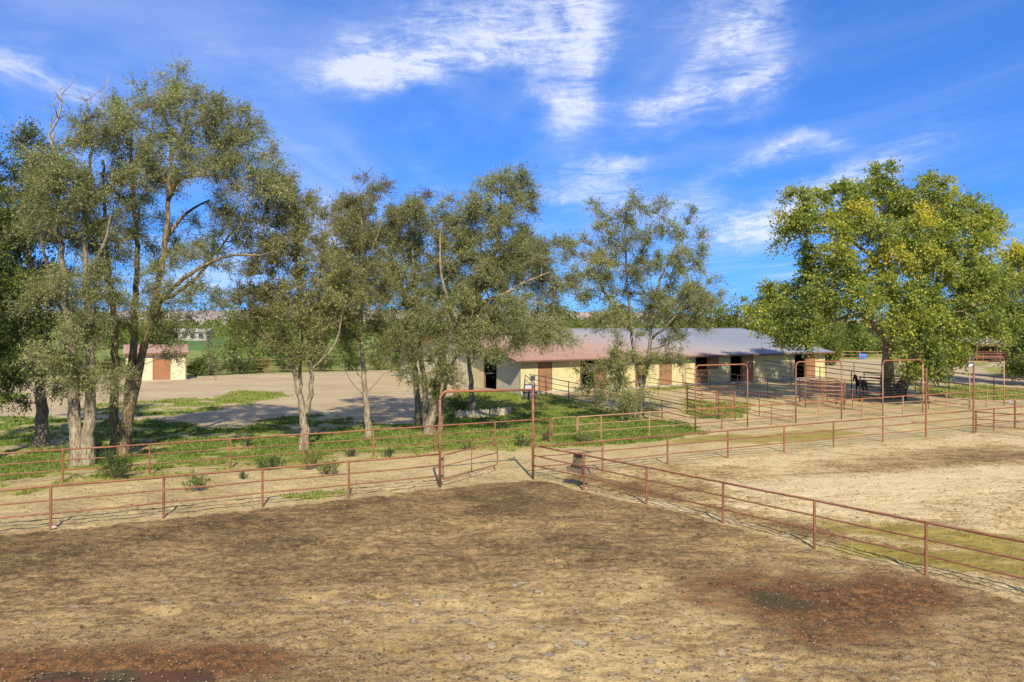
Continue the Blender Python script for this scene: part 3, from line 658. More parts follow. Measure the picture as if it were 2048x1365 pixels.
for sgn, v0 in ((1, -.5), (-1, 5.0)):
    mb = MB(); L_ = 2.75; dz = .85
    for k in range(2):
        x0 = k * w_ / 2
        pr = [(x0, 0), (x0 + w_ / 2 - .1, 0), (x0 + w_ / 2 - .07, .035), (x0 + w_ / 2 - .03, .035), (x0 + w_ / 2, 0)]
        vs = [SAX[0] * a + Z3 * b for a, b in pr] + [SAX[0] * a + SAX[1] * L_ * sgn + Z3 * (b + dz) for a, b in pr]
        mb.add(vs, [(i, i + 1, 6 + i, 5 + i) for i in range(4)])
    mb.add([Z3 * -.02, SAX[0] * w_ - Z3 * .02, SAX[0] * w_ + SAX[1] * L_ * sgn + Z3 * (dz - .02), SAX[1] * L_ * sgn + Z3 * (dz - .02)], [(0, 1, 2, 3)])
    me = mb.mesh('roof_panel', M['shedroof'])
    for i in range(npn): inst(me, 'roof_panel', sp(-.25 + i * w_, v0, 2.86), sroof)
for uu_ in (0, SLn - .1):
    mb = MB(); mb.prism([sp(uu_, 0, 2.8), sp(uu_, 4.5, 2.8), sp(uu_, 2.25, 3.62)], np.zeros(3), SAX[0] * .1); mb.build('gable_panel', M['cream_pale'], shed)

# far white farm building beyond the field
fh = thing('farm_building', 'long low white farm building far beyond the green field at left', 'farm building', (P(385, 650, 290)[0], 290, 0))
fx = P(385, 650, 290)[0]
mb = MB(); mb.box((fx, 290, 1.5), (13, 7, 3.0)); mb.build('wall', M['farwall'], fh)
mb = MB(); mb.prism([(fx - 7, 286, 3.0), (fx - 7, 294, 3.0), (fx - 7, 290, 4.4)], np.zeros(3), np.array((14, 0, 0))); mb.build('roof', M['farwall'], fh)
for i in range(4): mb = MB(); mb.box((fx - 4.5 + i * 3, 286.46, 1.7), (1.6, .1, 1.6)); mb.build('window', M['net'], fh)

# open shelter at the far right
ss_ = thing('livestock_shelter', 'open livestock shelter with a pale pink metal roof over dark pens at far right', 'shelter', (P(2000, 700, 128)[0], 128, 0))
x0s, x1s = P(1938, 700, 126)[0], P(2190, 700, 126)[0]
mb = MB(); mb.prism([(x0s, 124, 2.75), (x0s, 133, 3.55), (x0s, 133, 3.43), (x0s, 124, 2.60)], np.zeros(3), np.array((x1s - x0s, 0, 0))); sr = mb.build('roof', M['pinkroof'], ss_)
mb = MB(); mb.box(((x0s + x1s) / 2, 123.96, 2.58), (x1s - x0s, .06, .34)); mb.build('fascia_board', M['fascia'], sr)
cyl = MB().tube([(0, 0, 0), (0, 0, 1)], 1.0, 8).mesh('post', M['rust'], True)
for i in range(7):
    for yy in (124.4, 132.6): inst(cyl, 'post', (x0s + .3 + i * (x1s - x0s - .6) / 6, yy, -.2), ss_, scale=(.09, .09, 2.9 if yy < 130 else 3.6))
mb = MB(); mb.box(((x0s + x1s) / 2, 132.9, 1.4), (x1s - x0s - .2, .08, 2.7)); mb.build('rear_wall', M['door'], ss_)
for z in (.5, .85, 1.2, 1.55):
    mb = MB(); mb.tube([(x0s, 124.5, z), (x1s, 124.5, z)], .035, 6); mb.build('rail', M['rust'], ss_)
tr = MB(); c_ = P(1990, 706, 122)[0]; tr.box((c_, 122, .55), (1.7, .8, 1.1)); tr.box((c_, 122, 1.12), (1.8, .9, .06)); tag(tr.build('water_trough', M['dark']), 'black water trough standing before the pink roofed shelter', 'trough')

# ------------------------------------------------------------------ pipe fences
posts_me = {}
def unit_post(mat, seg=10):
    k = (mat, seg)
    if k not in posts_me: posts_me[k] = MB().tube([(0, 0, 0), (0, 0, 1)], 1.0, seg).mesh('post', M[mat], True)
    return posts_me[k]
def fence(label, pts, H=1.22, fr=(.985, .66, .35), rp=.038, rt=.034, rl=.024, mat='rust', group=None, tall={}, nopost=(), name='pipe_fence', topmat=None):
    pts = [np.array(p, float) for p in pts]; Hs = [H] * len(pts) if np.isscalar(H) else list(H)
    root = thing(name, label, 'fence', (pts[0][0], pts[0][1], 0), group)
    for i, p in enumerate(pts):
        if i in nopost: continue
        h = tall.get(i, Hs[i]); r_ = rp * (1.3 if i in tall else 1)
        g = float(hz_ground(p[0:1], p[1:2])[0])
        o = inst(unit_post(mat), 'post', (p[0], p[1], g - .3), root, scale=(r_, r_, h + .3 - g))
        o.rotation_euler = (RNG.uniform(-.006, .006), RNG.uniform(-.006, .006), 0)
    for k, f_ in enumerate(fr):
        q = []
        for i, p in enumerate(pts):
            q.append((p[0], p[1], Hs[i] * f_ + RNG.uniform(-.008, .008)))
            if i + 1 < len(pts):
                n_ = pts[i + 1]; q.append(((p[0] + n_[0]) / 2 + RNG.uniform(-.006, .006), (p[1] + n_[1]) / 2, (Hs[i] + Hs[i + 1]) / 2 * f_ - RNG.uniform(.002, .018)))
        MB().tube(q, rt if k == 0 else rl, 8).build('rail', M[topmat if (k == 0 and topmat) else mat], root, True)
    return root
def al(A, B, pxs): return [online(A, B, px)[0] for px in pxs]
def lp(bx0, by0, ty0, bx1, by1, ty1, pxs):         # fence between two seen posts (base and top rows): points and heights
    a, b = G(bx0, by0), G(bx1, by1); h0 = (by0 - ty0) / (by0 - HZ) * CAMH; h1 = (by1 - ty1) / (by1 - HZ) * CAMH
    P_, H_ = [], []
    for px in pxs: p, tt = online(a, b, px); P_.append(p); H_.append(h0 + (h1 - h0) * tt)
    return P_, H_
fence('rust brown three rail pipe fence along the near arena, left of the tall swing gate', al(A0, A1, (-420, -185, 101, 327, 525, 698, 880)), nopost=(6,))
fence('rust brown pipe fence along the alley from the tall gateway to the floodlight pole', al(A0, A1, (1066, 1205, 1335, 1456, 1568, 1667, 1766, 1852, 1947)), tall={7: 3.6, 8: 3.6}, nopost=(0,))
fence('short run of pipe fence continuing past the floodlight pole at the right edge', al(A0, A1, (1952, 1988, 2030, 2110)), H=[1.22, 1.22, 1.22, 1.22], tall={2: 1.6})
fence('pipe fence running right from the floodlight pole across the pale arena', [G(1947, 866), G(2052, 874), G(2165, 884)], H=1.15, nopost=(0,))
fence('rust brown three rail pipe fence slanting toward the camera between the two arenas', al(R0, R1, (1066, 1168, 1293, 1446, 1629, 1852, 2135, 2500)), rt=.032, nopost=(0,))
fence('paler pipe fence along the grass in front of the big tree trunks at left', al(B0, B1, (-440, -250, -55, 126, 299, 461, 607, 747, 870, 990, 1099.7)), H=1.2, mat='rust', topmat='rust')
fence('pipe fence on the green grass right of the small walk gate', al(B0, B1, (1156, 1202, 1298.5, 1391)), H=1.2, nopost=(3,), mat='tanpipe')
fence('low pipe rails across the opening of the left tall corral archway', al(B0, B1, (1391, 1443.7, 1495)), H=1.2, nopost=(0, 2), topmat='rust_hi')
fence('low pipe rails between the first and second tall corral archways', al(B0, B1, (1495, 1543, 1591.8)), H=1.2, nopost=(0, 2), topmat='rust_hi')
fence('low pipe rails across the opening of the middle tall corral archway', al(B0, B1, (1591.8, 1637, 1683)), H=1.2, nopost=(0, 2), mat='tanpipe', topmat='rust_hi')
fence('low pipe rails between the middle and right archways in front of the horse', al(B0, B1, (1683, 1724, 1765.6)), H=1.2, nopost=(0, 2), mat='tanpipe', topmat='rust_hi')
fence('low pipe rails in front of the cottonwood trunk', al(B0, B1, (1765.6, 1806, 1845.7)), H=1.2, nopost=(0, 2), mat='tanpipe', topmat='rust_hi')
fence('low pipe rails from the cottonwood archway to the far right archway', al(B0, B1, (1845.7, 1892.9, 1939)), H=1.2, nopost=(0, 2), mat='tanpipe', topmat='rust_hi')
fence('low pipe rails from the far right archway out of the picture', al(B0, B1, (1939, 1974, 2008, 2050, 2110)), H=1.2, nopost=(0, 2), mat='tanpipe', topmat='rust_hi')
P_, H_ = lp(1048, 787, 746, 1391, 862, 814, (1048, 1092, 1137, 1189, 1251, 1324, 1391))
fence('dark four rail corral fence running from the barn corner past the low leafy tree', P_, H_, (.99, .76, .52, .26), .033, .030, .022, 'darkpipe', nopost=(6,))
fence('short dark pipe panel beside the grey tub at the barn corner', [G(1050, 789), G(1069, 812)], 1.65, (.99, .76, .52, .26), .033, .03, .022, 'darkpipe', nopost=(0,))
P_, H_ = lp(1273, 787, 752, 1591, 847, 799, (1273, 1316, 1372, 1433, 1468, 1519, 1591))
fence('brown corral fence crossing behind the left archway', P_, H_, (.99, .74, .48, .22), .033, .03, .02, 'rust', nopost=(6,))
P_, H_ = lp(1370, 774, 736, 1765, 828, 788, (1370.5, 1420, 1475, 1535, 1591, 1645, 1705, 1765))
fence('long corral fence running from the lower stall door to the cottonwood archway', P_, H_, (.99, .74, .48, .22), .033, .03, .02, 'rust', nopost=(7,))
P_, H_ = lp(1528, 764, 721, 1939, 818.5, 769, (1528, 1582, 1640, 1703, 1768, 1855, 1939))
fence('dark corral fence from the barn wall running behind the horse', P_, H_, (.99, .78, .56, .36, .16), .036, .033, .022, 'darkpipe', nopost=(6,))
P_, H_ = lp(1652, 755, 719, 2048, 812, 759, (1652, 1708, 1768, 1831, 1898, 1988, 2110))
fence('dark outer corral fence from the right end of the barn along the driveway', P_, H_, (.99, .76, .52, .28), .036, .033, .022, 'darkpipe')
fence('brown pipe fence along the shrubs at the back of the gravel lot', al(G(494, 747), G(765, 740), (376, 415, 454, 494, 541, 598, 661, 713, 765, 815)), 1.6, (.98, .70, .42, .18), .05, .04, .03, 'trim')
fence('brown pipe fence behind the big trees at the left edge, beyond the lot', [G(-260, 755), G(-130, 754), G(0, 753), G(60, 753), G(120, 752), G(180, 752), G(240, 752)], 1.6, (.98, .70, .42, .18), .05, .04, .03, 'trim')
fence('far brown pipe fence under the trees beyond the driveway', [G(x, 719 + (x - 1650) * .006) for x in range(1650, 2110, 35)], 1.35, (.98, .6, .25), .07, .05, .035, 'tanpipe')
fence('far brown pen fence in front of the pink roofed shelter', [G(x, 727 + (x - 1830) * .006) for x in range(1830, 2110, 34)], 1.6, (.98, .75, .5, .25), .06, .04, .03, 'rust')

def arch(label, pa, pb, Ha, Hb, r=.05, mat='rust', rc=.28, name='gateway_arch', sharp_right=False):
    pa, pb = np.array((*pa, 0.)), np.array((*pb, 0.)); d = pb - pa; d /= np.linalg.norm(d)
    root = thing(name, label, 'gateway', tuple(pa))
    MB().tube([pa - Z3 * .3, pa + Z3 * (Ha - rc)], r, 12).build('upright', M[mat], root, True)
    rr = rc if not sharp_right else .0
    MB().tube([pb - Z3 * .3, pb + Z3 * (Hb - rr)], r, 12).build('upright', M[mat], root, True)
    q = [pa + Z3 * (Ha - rc)]
    for a in range(1, 7): th = a / 6 * PI / 2; q.append(pa + d * rc * (1 - math.cos(th)) + Z3 * (Ha - rc + rc * math.sin(th)))
    if sharp_right: q.append(pb + Z3 * (Hb - .06))
    else:
        for a in range(0, 7): th = PI / 2 - a / 6 * PI / 2; q.append(pb - d * rc * (1 - math.cos(th)) + Z3 * (Hb - rc + rc * math.sin(th)))
    MB().tube(q, r * .95, 12).build('crossbar', M['rust_hi'], root, True)
    return root
pA, pB = al(A0, A1, (880, 1066))
arch('tall rust brown pipe gateway framing the open swing gate in the near arena fence', pA, pB, 3.42, 3.40, .048, sharp_right=True)
bb = al(B0, B1, (1391, 1495, 1591.8, 1683, 1765.6, 1845.7, 1939, 2008))
arch('leftmost tall corral archway, before the seven rail metal panel', bb[0], bb[1], 3.58, 3.56, .038)
arch('second tall corral archway from the left, framing the long hay pen', bb[2], bb[3], 3.6, 3.56, .038)
arch('tall corral archway in front of the cottonwood trunk', bb[4], bb[5], 3.52, 3.5, .038, 'tanpipe')
arch('tall archway farthest right, beside the blue barrel', bb[6], bb[7], 3.56, 3.52, .038, 'tanpipe')

def gate(label, pa, pb, z0, z1, r=.024, mids=(.55,), bars=(.5,), mat='rust', name='swing_gate', hinge=True):
    pa, pb = np.array((*pa, 0.)), np.array((*pb, 0.)); L_ = np.linalg.norm(pb - pa); d = (pb - pa) / L_
    root = thing(name, label, 'gate', tuple(pa)); c = .12
    def q(a, z): return pa + d * a + Z3 * z
    loop = []
    for (cx_, cz, t0) in ((c, z0 + c, PI), (L_ - c, z0 + c, 1.5 * PI), (L_ - c, z1 - c, 0), (c, z1 - c, .5 * PI)):
        for k in range(5): th = t0 + k / 4 * PI / 2; loop.append(q(cx_ + c * math.cos(th), cz + c * math.sin(th)))
    loop.append(loop[0]); MB().tube(loop, r, 10, cap=False).build('gate_frame', M[mat], root, True)
    for f_ in mids: MB().tube([q(0, z0 + (z1 - z0) * f_), q(L_, z0 + (z1 - z0) * f_)], r * .8, 8).build('rail', M[mat], root, True)
    for f_ in bars: MB().tube([q(L_ * f_, z0), q(L_ * f_, z1)], r * .75, 8).build('brace', M[mat], root, True)
    if hinge:
        for f_ in (.15, .85): MB().box(q(-.03, z0 + (z1 - z0) * f_), (.09, .05, .09), (d, np.cross(Z3, d), Z3)).build('hinge', M['lampbody'], root)
    return root
gate('rust brown swing gate standing open inside the tall pipe gateway', pA + np.array((.10, .12)), P(995, 900, 31.0)[:2], .28, 1.15)
gA, gB = al(B0, B1, (1104, 1153.5))
gate('small two rail walk gate closed in the fence on the green grass', gA, gB, .36, 1.2, .02, mids=(.5,), bars=(), mat='tanpipe', name='walk_gate')

def panel(mb_root, pa, pb, H, n, r=.028, mat='rust'):
    pa, pb = np.array((*pa, 0.)), np.array((*pb, 0.))
    for p in (pa, pb): MB().tube([p, p + Z3 * H], r * 1.3, 8).build('post', M[mat], mb_root, True)
    for k in range(n):
        z = H * (.14 + .85 * k / (n - 1)); MB().tube([pa + Z3 * z, (pa + pb) / 2 + Z3 * (z + RNG.uniform(-.02, .02)), pb + Z3 * z], r, 6).build('rail', M[mat], mb_root, True)
c4 = [G(1599, 807), G(1611, 816), G(1688, 820), G(1672, 812)]
pen = thing('hay_pen', 'boxy pen of seven rail pipe panels framed by the middle archway', 'livestock pen', (*c4[0], 0))
for i in range(4):
    if i != 3 or True: panel(pen, c4[i], c4[(i + 1) % 4], 1.85, 7, .028, 'tanpipe' if i in (1, 0) else 'rust')
pn = thing('corral_panel', 'rust brown eight rail metal panel standing left of the left archway', 'livestock panel', (*G(1375, 829), 0)); panel(pn, G(1375, 829), G(1404, 837), 1.93, 8, .03)
pn = thing('corral_panel', 'shade-darkened eight rail metal panel directly right of the horse', 'livestock panel', (*G(1720, 803), 0)); panel(pn, G(1720, 803), G(1765, 806), 1.85, 8, .045, 'dark')  # rails thickened and coloured near-black to stand in for shade
pn = thing('corral_panel', 'shade-darkened metal panel wrapped across the cottonwood trunk base', 'livestock panel', (*G(1766, 808), 0)); panel(pn, G(1766, 806), G(1812, 802), 1.75, 8, .038, 'dark')  # near-black rail colour carries the shade here too
for lab_, a_, b_ in (('rust brown seven rail panel inside the corral right of the left archway', (1404, 837), (1470, 842)), ('seven rail panel closing the back of the pen behind the second archway', (1620, 800), (1690, 806)), ('dark seven rail panel farther back behind the horse', (1728, 784), (1800, 790))):
    pn = thing('corral_panel', lab_, 'livestock panel', (*G(*a_), 0)); mid_ = (G(*a_) + G(*b_)) / 2
    panel(pn, G(*a_), mid_, 1.75, 7, .026, 'dark' if 'dark' in lab_ else 'rust'); panel(pn, mid_, G(*b_), 1.75, 7, .026, 'dark' if 'dark' in lab_ else 'rust')
pn = thing('corral_panel', 'metal panel between the cottonwood trunk and the ladder-like right archway post', 'livestock panel', (*G(1846, 826), 0)); panel(pn, G(1846, 822), G(1857, 818), 1.9, 9, .02, 'rust')

# floodlights on the tall poles
def flood(label, p, z, yaw, s=1.0, white=True):
    p = np.array((p[0], p[1], z)); root = thing('floodlight', label, 'floodlight', tuple(p))
    MB().tube([p, p + Z3 * .12 * s], .05 * s, 10).build('mount', M['lampbody'], root, True)
    c, s_ = math.cos(yaw), math.sin(yaw); R_ = np.array(((c, s_, 0), (-s_, c, 0), (0, 0, 1.0)))
    tl = .45; ct, st_ = math.cos(tl), math.sin(tl)
    f_ = R_[1]; nrm = f_ * -ct - Z3 * st_; upv = -f_ * st_ + Z3 * ct
    c1 = p + np.array((-.21, -.02, .05)) * s
    MB().box(c1, (.36 * s, .09 * s, .24 * s), (R_[0], nrm, upv)).build('lamp_head', M['lampbody'], root)
    MB().box(c1 + nrm * .05 * s, (.29 * s, .012, .17 * s), (R_[0], nrm, upv)).build('lamp_glass', M['lampglass'], root)
    c2 = p + np.array((.0, .05, .42)) * s
    MB().tube([p + Z3 * .1 * s, c2], .02 * s, 6).build('arm', M['lampbody'], root)
    MB().box(c2, (.20 * s, .05 * s, .24 * s), (R_[0], nrm, upv)).build('sensor_panel', M['lampbody'], root)
    return root
flood('black twin floodlight with a white lens on the right post of the tall gateway', pB, 3.42, .0, .85)
pF = al(A0, A1, (1947,))[0]
flood('grey twin floodlight on the tall pole before the far right archway', pF, 3.6, .3, .95)
MB().box((pB[0], pB[1] - .055, 3.1), (.05, .03, .12)).build('lamp_box', M['lampbody'], bpy.data.objects['gateway_arch'])

# hay feeder hanging on the slanting fence
hf, _t = online(R0, R1, 1147); dR_ = (R1 - R0) / np.linalg.norm(R1 - R0)
root = thing('hay_feeder', 'wooden backed hay feeder with a wire rack and shallow tub hanging on the slanting fence', 'hay feeder', (hf[0], hf[1], .5))
d3 = np.array((*dR_, 0)); n3 = np.array((*nR, 0)) if np.dot(nR, (0, 1)) > 0 else -np.array((*nR, 0)); FA = (d3, n3, Z3); c = np.array((hf[0], hf[1], 0))
mb = MB(); hw, hd = .42, .24
mb.box(c + n3 * .30 + Z3 * .49, (hw * 2, hd * 2, .03), FA)
for s_ in (-1, 1):
    mb.box(c + n3 * .30 + d3 * s_ * hw + Z3 * .57, (.03, hd * 2 + .03, .18), FA); mb.box(c + n3 * (.30 + s_ * hd) + Z3 * .57, (hw * 2 - .03, .03, .18), FA)
mb.build('tub', M['board'], root)
mb = MB(); mb.prism([c + n3 * .06 - d3 * .05 + Z3 * 1.20, c + n3 * .06 + d3 * .40 + Z3 * 1.20, c + n3 * .06 + d3 * .30 + Z3 * .66, c + n3 * .06 - d3 * .18 + Z3 * .66], np.zeros(3), n3 * .04); mb.build('backboard', M['board'], root)
for k in range(9):
    a = k / 8
    MB().tube([c + d3 * (-.42 + .84 * a) + n3 * .50 + Z3 * 1.24, c + d3 * (-.26 + .52 * a) + n3 * .14 + Z3 * .64], .008, 5).build('rack_bar', M['darkpipe'], root)
for z, w_, nn in ((1.24, .42, .50), (.64, .26, .14)): MB().tube([c + d3 * -w_ + n3 * nn + Z3 * z, c + d3 * w_ + n3 * nn + Z3 * z], .013, 6).build('rack_bar', M['darkpipe'], root)
for s_ in (-1, 1): MB().tube([c + d3 * s_ * .42 + Z3 * 1.24 + n3 * .0, c + d3 * s_ * .42 + Z3 * 1.24 + n3 * .5], .012, 6).build('rack_bar', M['darkpipe'], root)
MB().tube([c + d3 * -.2 + Z3 * .70 + n3 * .05, c + d3 * .30 + Z3 * 1.16 + n3 * .05], .016, 6).build('brace', M['darkpipe'], root)

# round grey tub by the barn corner
pt = G(1060, 800); mb = MB(); n_ = 24
mb.tube([(pt[0], pt[1], -.05), (pt[0], pt[1], .62)], [.50, .56], n_); mb.tube([(pt[0], pt[1], .60), (pt[0], pt[1], .68)], [.62, .62], n_)
tag(mb.build('round_tub', M['drum'], None, True), 'dark grey round tub standing on the grass at the barn corner', 'tub')

# log edging round the tree
pl0 = G(944, 826); root = thing('log_edging', 'low curved border of pale upright log stakes round the tree near the barn', 'garden border', (pl0[0], pl0[1], 0))
e0, e1 = G(912, 838), G(1021, 829)
mid = (e0 + e1) / 2 + np.array((.25, -.75))
st_me = []
for k in range(4):
    h = .5 + RNG.uniform(-.05, .06); st_me.append(MB().tube([(0, 0, -.15), (0, 0, h * .9), (.0, 0, h)], [.062, .058, .045], 8, wob=.1).mesh('log_stake', M['log']))
K = 36
for i in range(K):
    a = i / (K - 1)
    if 20 <= i <= 20: continue
    p = (1 - a) ** 2 * e0 + 2 * a * (1 - a) * mid + a * a * e1
    inst(st_me[i % 4], 'log_stake', (p[0], p[1], RNG.uniform(-.03, .02)), root, RNG.uniform(0, 6))
# barrels and small things
def barrel(label, px, py, r=.3, h=.88):
    p = G(px, py); mb = MB()
    zz = [0, .03, .28, .30, .32, .56, .58, .60, .85, h]; rr = [r * .93, r * .97, r, r * 1.04, r, r, r * 1.04, r, r * .97, r * .9]
    mb.tube([(p[0], p[1], z) for z in zz], rr, 18)
    o = mb.build('plastic_barrel', M['blue'], None, True); tag(o, label, 'barrel', 'blue barrels beyond the corrals'); return o
barrel('blue plastic barrel under the trees just right of the barn roof end', 1722, 719, .42, 1.0); barrel('second blue plastic barrel, half hidden left of the first near the barn end', 1728, 718, .4, .8); barrel('blue plastic barrel at the right edge below the pink roofed shelter', 2017, 738, .40, .95)
p = G(1888, 722); tag(MB().tube([(p[0], p[1], 0), (p[0], p[1], 1.5)], .22, 10).build('white_post', M['white']), 'stout white painted post far off between cottonwood and shelter', 'post')
p = G(2020, 806); mb = MB(); mb.tube([(p[0] - .14, p[1], .0), (p[0] - .08, p[1], .07), (p[0] + .06, p[1], .09), (p[0] + .15, p[1], .02)], [.04, .09, .1, .03], 8, wob=.2); tag(mb.build('white_rock', M['white']), 'small white rock on the dirt near the far right archway', 'rock')
for i, (px, py, s_, lab) in enumerate(((108, 1057, .07, 'small pale stone at the foot of the leftmost near fence post'), (448, 746, .35, 'larger pale rock at the back edge of the gravel lot'), (532, 745, .3, 'low pale rock left of the forked tree at the lot edge'), (562, 744, .2, 'smallest pale rock at the back edge of the gravel lot'))):
    p = G(px, py); mb = MB(); mb.tube([(p[0] - s_, p[1], 0), (p[0] - s_ * .4, p[1], s_ * .5), (p[0] + s_ * .5, p[1], s_ * .5), (p[0] + s_, p[1], .02)], [s_ * .3, s_ * .7, s_ * .6, s_ * .2], 8, wob=.2); tag(mb.build('rock', M['stone']), lab, 'rock')

# horse
hp = G(1722, 790); fw = np.array((-.80, -.60)); fw /= np.linalg.norm(fw); sd = np.array((-fw[1], fw[0]))
hroot = thing('horse', 'dark brown horse standing in the shade left of the cottonwood trunk', 'horse', (hp[0], hp[1], 0))
hv = {}; he = []; hr = []; names = []
def hvtx(k, x, y, z, rx, ry=None, frm=None):
    hv[k] = len(names); names.append((x, y, z)); hr.append((rx, ry or rx))
    if frm: he.append((hv[frm], hv[k]))
hvtx('rump', -.62, 0, 1.28, .25, .27); hvtx('loin', -.3, 0, 1.22, .27, .30, 'rump'); hvtx('belly', .05, 0, 1.14, .29, .33, 'loin'); hvtx('chest', .42, 0, 1.15, .25, .31, 'belly'); hvtx('sh', .62, 0, 1.25, .18, .26, 'chest')
hvtx('n1', .82, 0, 1.50, .13, .19, 'sh'); hvtx('n2', .98, 0, 1.72, .10, .14, 'n1'); hvtx('poll', 1.06, 0, 1.86, .095, .11, 'n2'); hvtx('h1', 1.20, 0, 1.74, .10, .11, 'poll'); hvtx('h2', 1.36, 0, 1.54, .07, .075, 'h1'); hvtx('muz', 1.44, 0, 1.42, .065, .06, 'h2')
for sy, off in ((-1, .06), (1, -.04)):
    t_ = 'L' if sy > 0 else 'R'
    hvtx('f0' + t_, .50, sy * .14, .92, .12, .12, 'chest'); hvtx('f1' + t_, .50 + off, sy * .15, .55, .065, .065, 'f0' + t_); hvtx('f2' + t_, .50 + off, sy * .15, .48, .06, .06, 'f1' + t_); hvtx('f3' + t_, .50 + off, sy * .15, .14, .042, .042, 'f2' + t_); hvtx('f4' + t_, .53 + off, sy * .15, .0, .065, .065, 'f3' + t_)
    hvtx('b0' + t_, -.62, sy * .15, .98, .17, .16, 'rump'); hvtx('b1' + t_, -.56 + off, sy * .16, .74, .10, .10, 'b0' + t_); hvtx('b2' + t_, -.76 + off, sy * .16, .50, .06, .06, 'b1' + t_); hvtx('b3' + t_, -.74 + off, sy * .16, .14, .045, .045, 'b2' + t_); hvtx('b4' + t_, -.70 + off, sy * .16, .0, .065, .065, 'b3' + t_)
    hvtx('e0' + t_, 1.03, sy * .07, 1.96, .035, .03, 'poll'); hvtx('e1' + t_, 1.04, sy * .08, 2.05, .012, .012, 'e0' + t_)
HS = .86
def hl(x, y, z): q = fw * x * HS + sd * y * HS; return (q[0], q[1], z * HS)
me = bpy.data.meshes.new('body'); me.from_pydata([hl(*v) for v in names], he, []); me.materials.append(M['horse'])
ho = bpy.data.objects.new('body', me); link(ho, hroot); mod = ho.modifiers.new('skin', 'SKIN')
for i, (a, b) in enumerate(hr): me.skin_vertices[0].data[i].radius = (a * HS, b * HS)
me.skin_vertices[0].data[0].use_root = True; ho.modifiers.new('sub', 'SUBSURF').render_levels = 2; ho.modifiers['sub'].levels = 1
mb = MB(); B3 = np.array((hp[0], hp[1], 0))
mb.tube([B3 + hl(-.80, 0, 1.36), B3 + hl(-.95, 0, 1.2), B3 + hl(-.98, 0, .8), B3 + hl(-.95, 0, .5)], [.04, .06, .07, .02], 8); mb.build('tail', M['mane'], hroot, True)
mb = MB(); mb.tube([B3 + hl(1.02, .0, 1.97), B3 + hl(.86, .0, 1.84), B3 + hl(.70, .0, 1.62), B3 + hl(.50, 0, 1.45)], [.03, .055, .06, .02], 6); mb.build('mane', M['mane'], hroot, True)

# ------------------------------------------------------------------ trees
def leaves_mesh(org, dirs, nl, L, size, droop, tintc, sprd=.9, up=.1, rng=RNG, jit=.22, aspect=.5):
    """org (n,3) twig starts, dirs (n,3). returns leaf quads and twig prisms"""
    n = len(org)
    d = dirs * .55 + rng.normal(0, sprd * .6, (n, 3)); d[:, 2] += up; d /= np.linalg.norm(d, axis=1)[:, None]
    Ln = L * rng.uniform(.5, 1.25, n)
    tt = rng.uniform(.1, 1.02, (n, nl))
    pos = org[:, None, :] + d[:, None, :] * (tt * Ln[:, None])[..., None]
    pos[..., 2] -= droop * Ln[:, None] * tt ** 2
    pos += rng.normal(0, .035 * L / .7, pos.shape)
    ax = d[:, None, :] * .6 + rng.normal(0, .6, pos.shape); ax[..., 2] -= .2; ax /= np.linalg.norm(ax, axis=-1)[..., None]
    rnd = rng.normal(0, 1, pos.shape); sdv = np.cross(ax, rnd); sdv /= np.linalg.norm(sdv, axis=-1)[..., None]
    sz = size * rng.uniform(.6, 1.35, (n, nl))[..., None]
    a = pos; b = pos + ax * sz * .5 + sdv * sz * aspect * .5; c = pos + ax * sz; e = pos + ax * sz * .5 - sdv * sz * aspect * .5
    nrm = np.cross(ax, sdv); a = a + nrm * sz * .08; c = c + nrm * sz * .08
    if aspect > .6: V = np.stack([a, b, c, e], 2).reshape(-1, 3); K4 = 4
    else: V = np.stack([a + sdv * sz * aspect * .5, c, a - sdv * sz * aspect * .5], 2).reshape(-1, 3); K4 = 3
    F = np.arange(len(V)).reshape(-1, K4)
    tint = np.clip(tintc[:, None] + rng.normal(0, jit, (n, nl)), 0, 1); tint = np.repeat(tint.reshape(-1), K4)
    # twig: two tapering segments of three-sided prism
    r0 = .005 * (L / .7); p0 = org; p1 = org + d * (Ln * .5)[:, None]; p1[:, 2] -= droop * Ln * .25; p2 = org + d * Ln[:, None]; p2[:, 2] -= droop * Ln
    u = np.cross(d, (0, 0, 1.0)); u /= np.linalg.norm(u, axis=1)[:, None] + 1e-6; w = np.cross(d, u)
    rings = []
    for p, r in ((p0, r0), (p2, r0 * .3)):
        for th in (0, 2.094, 4.189): rings.append(p + (u * math.cos(th) + w * math.sin(th)) * r)
    TV = np.stack(rings, 1).reshape(-1, 3)
    base = np.arange(n)[:, None] * 6; TF = []
    for s_ in (0,):
        for j in range(3):
            k = (j + 1) % 3; TF.append(base + np.array([[s_ + j, s_ + k, s_ + 3 + k, s_ + 3 + j]]))
    return V, F, tint, TV, np.concatenate(TF, 0)
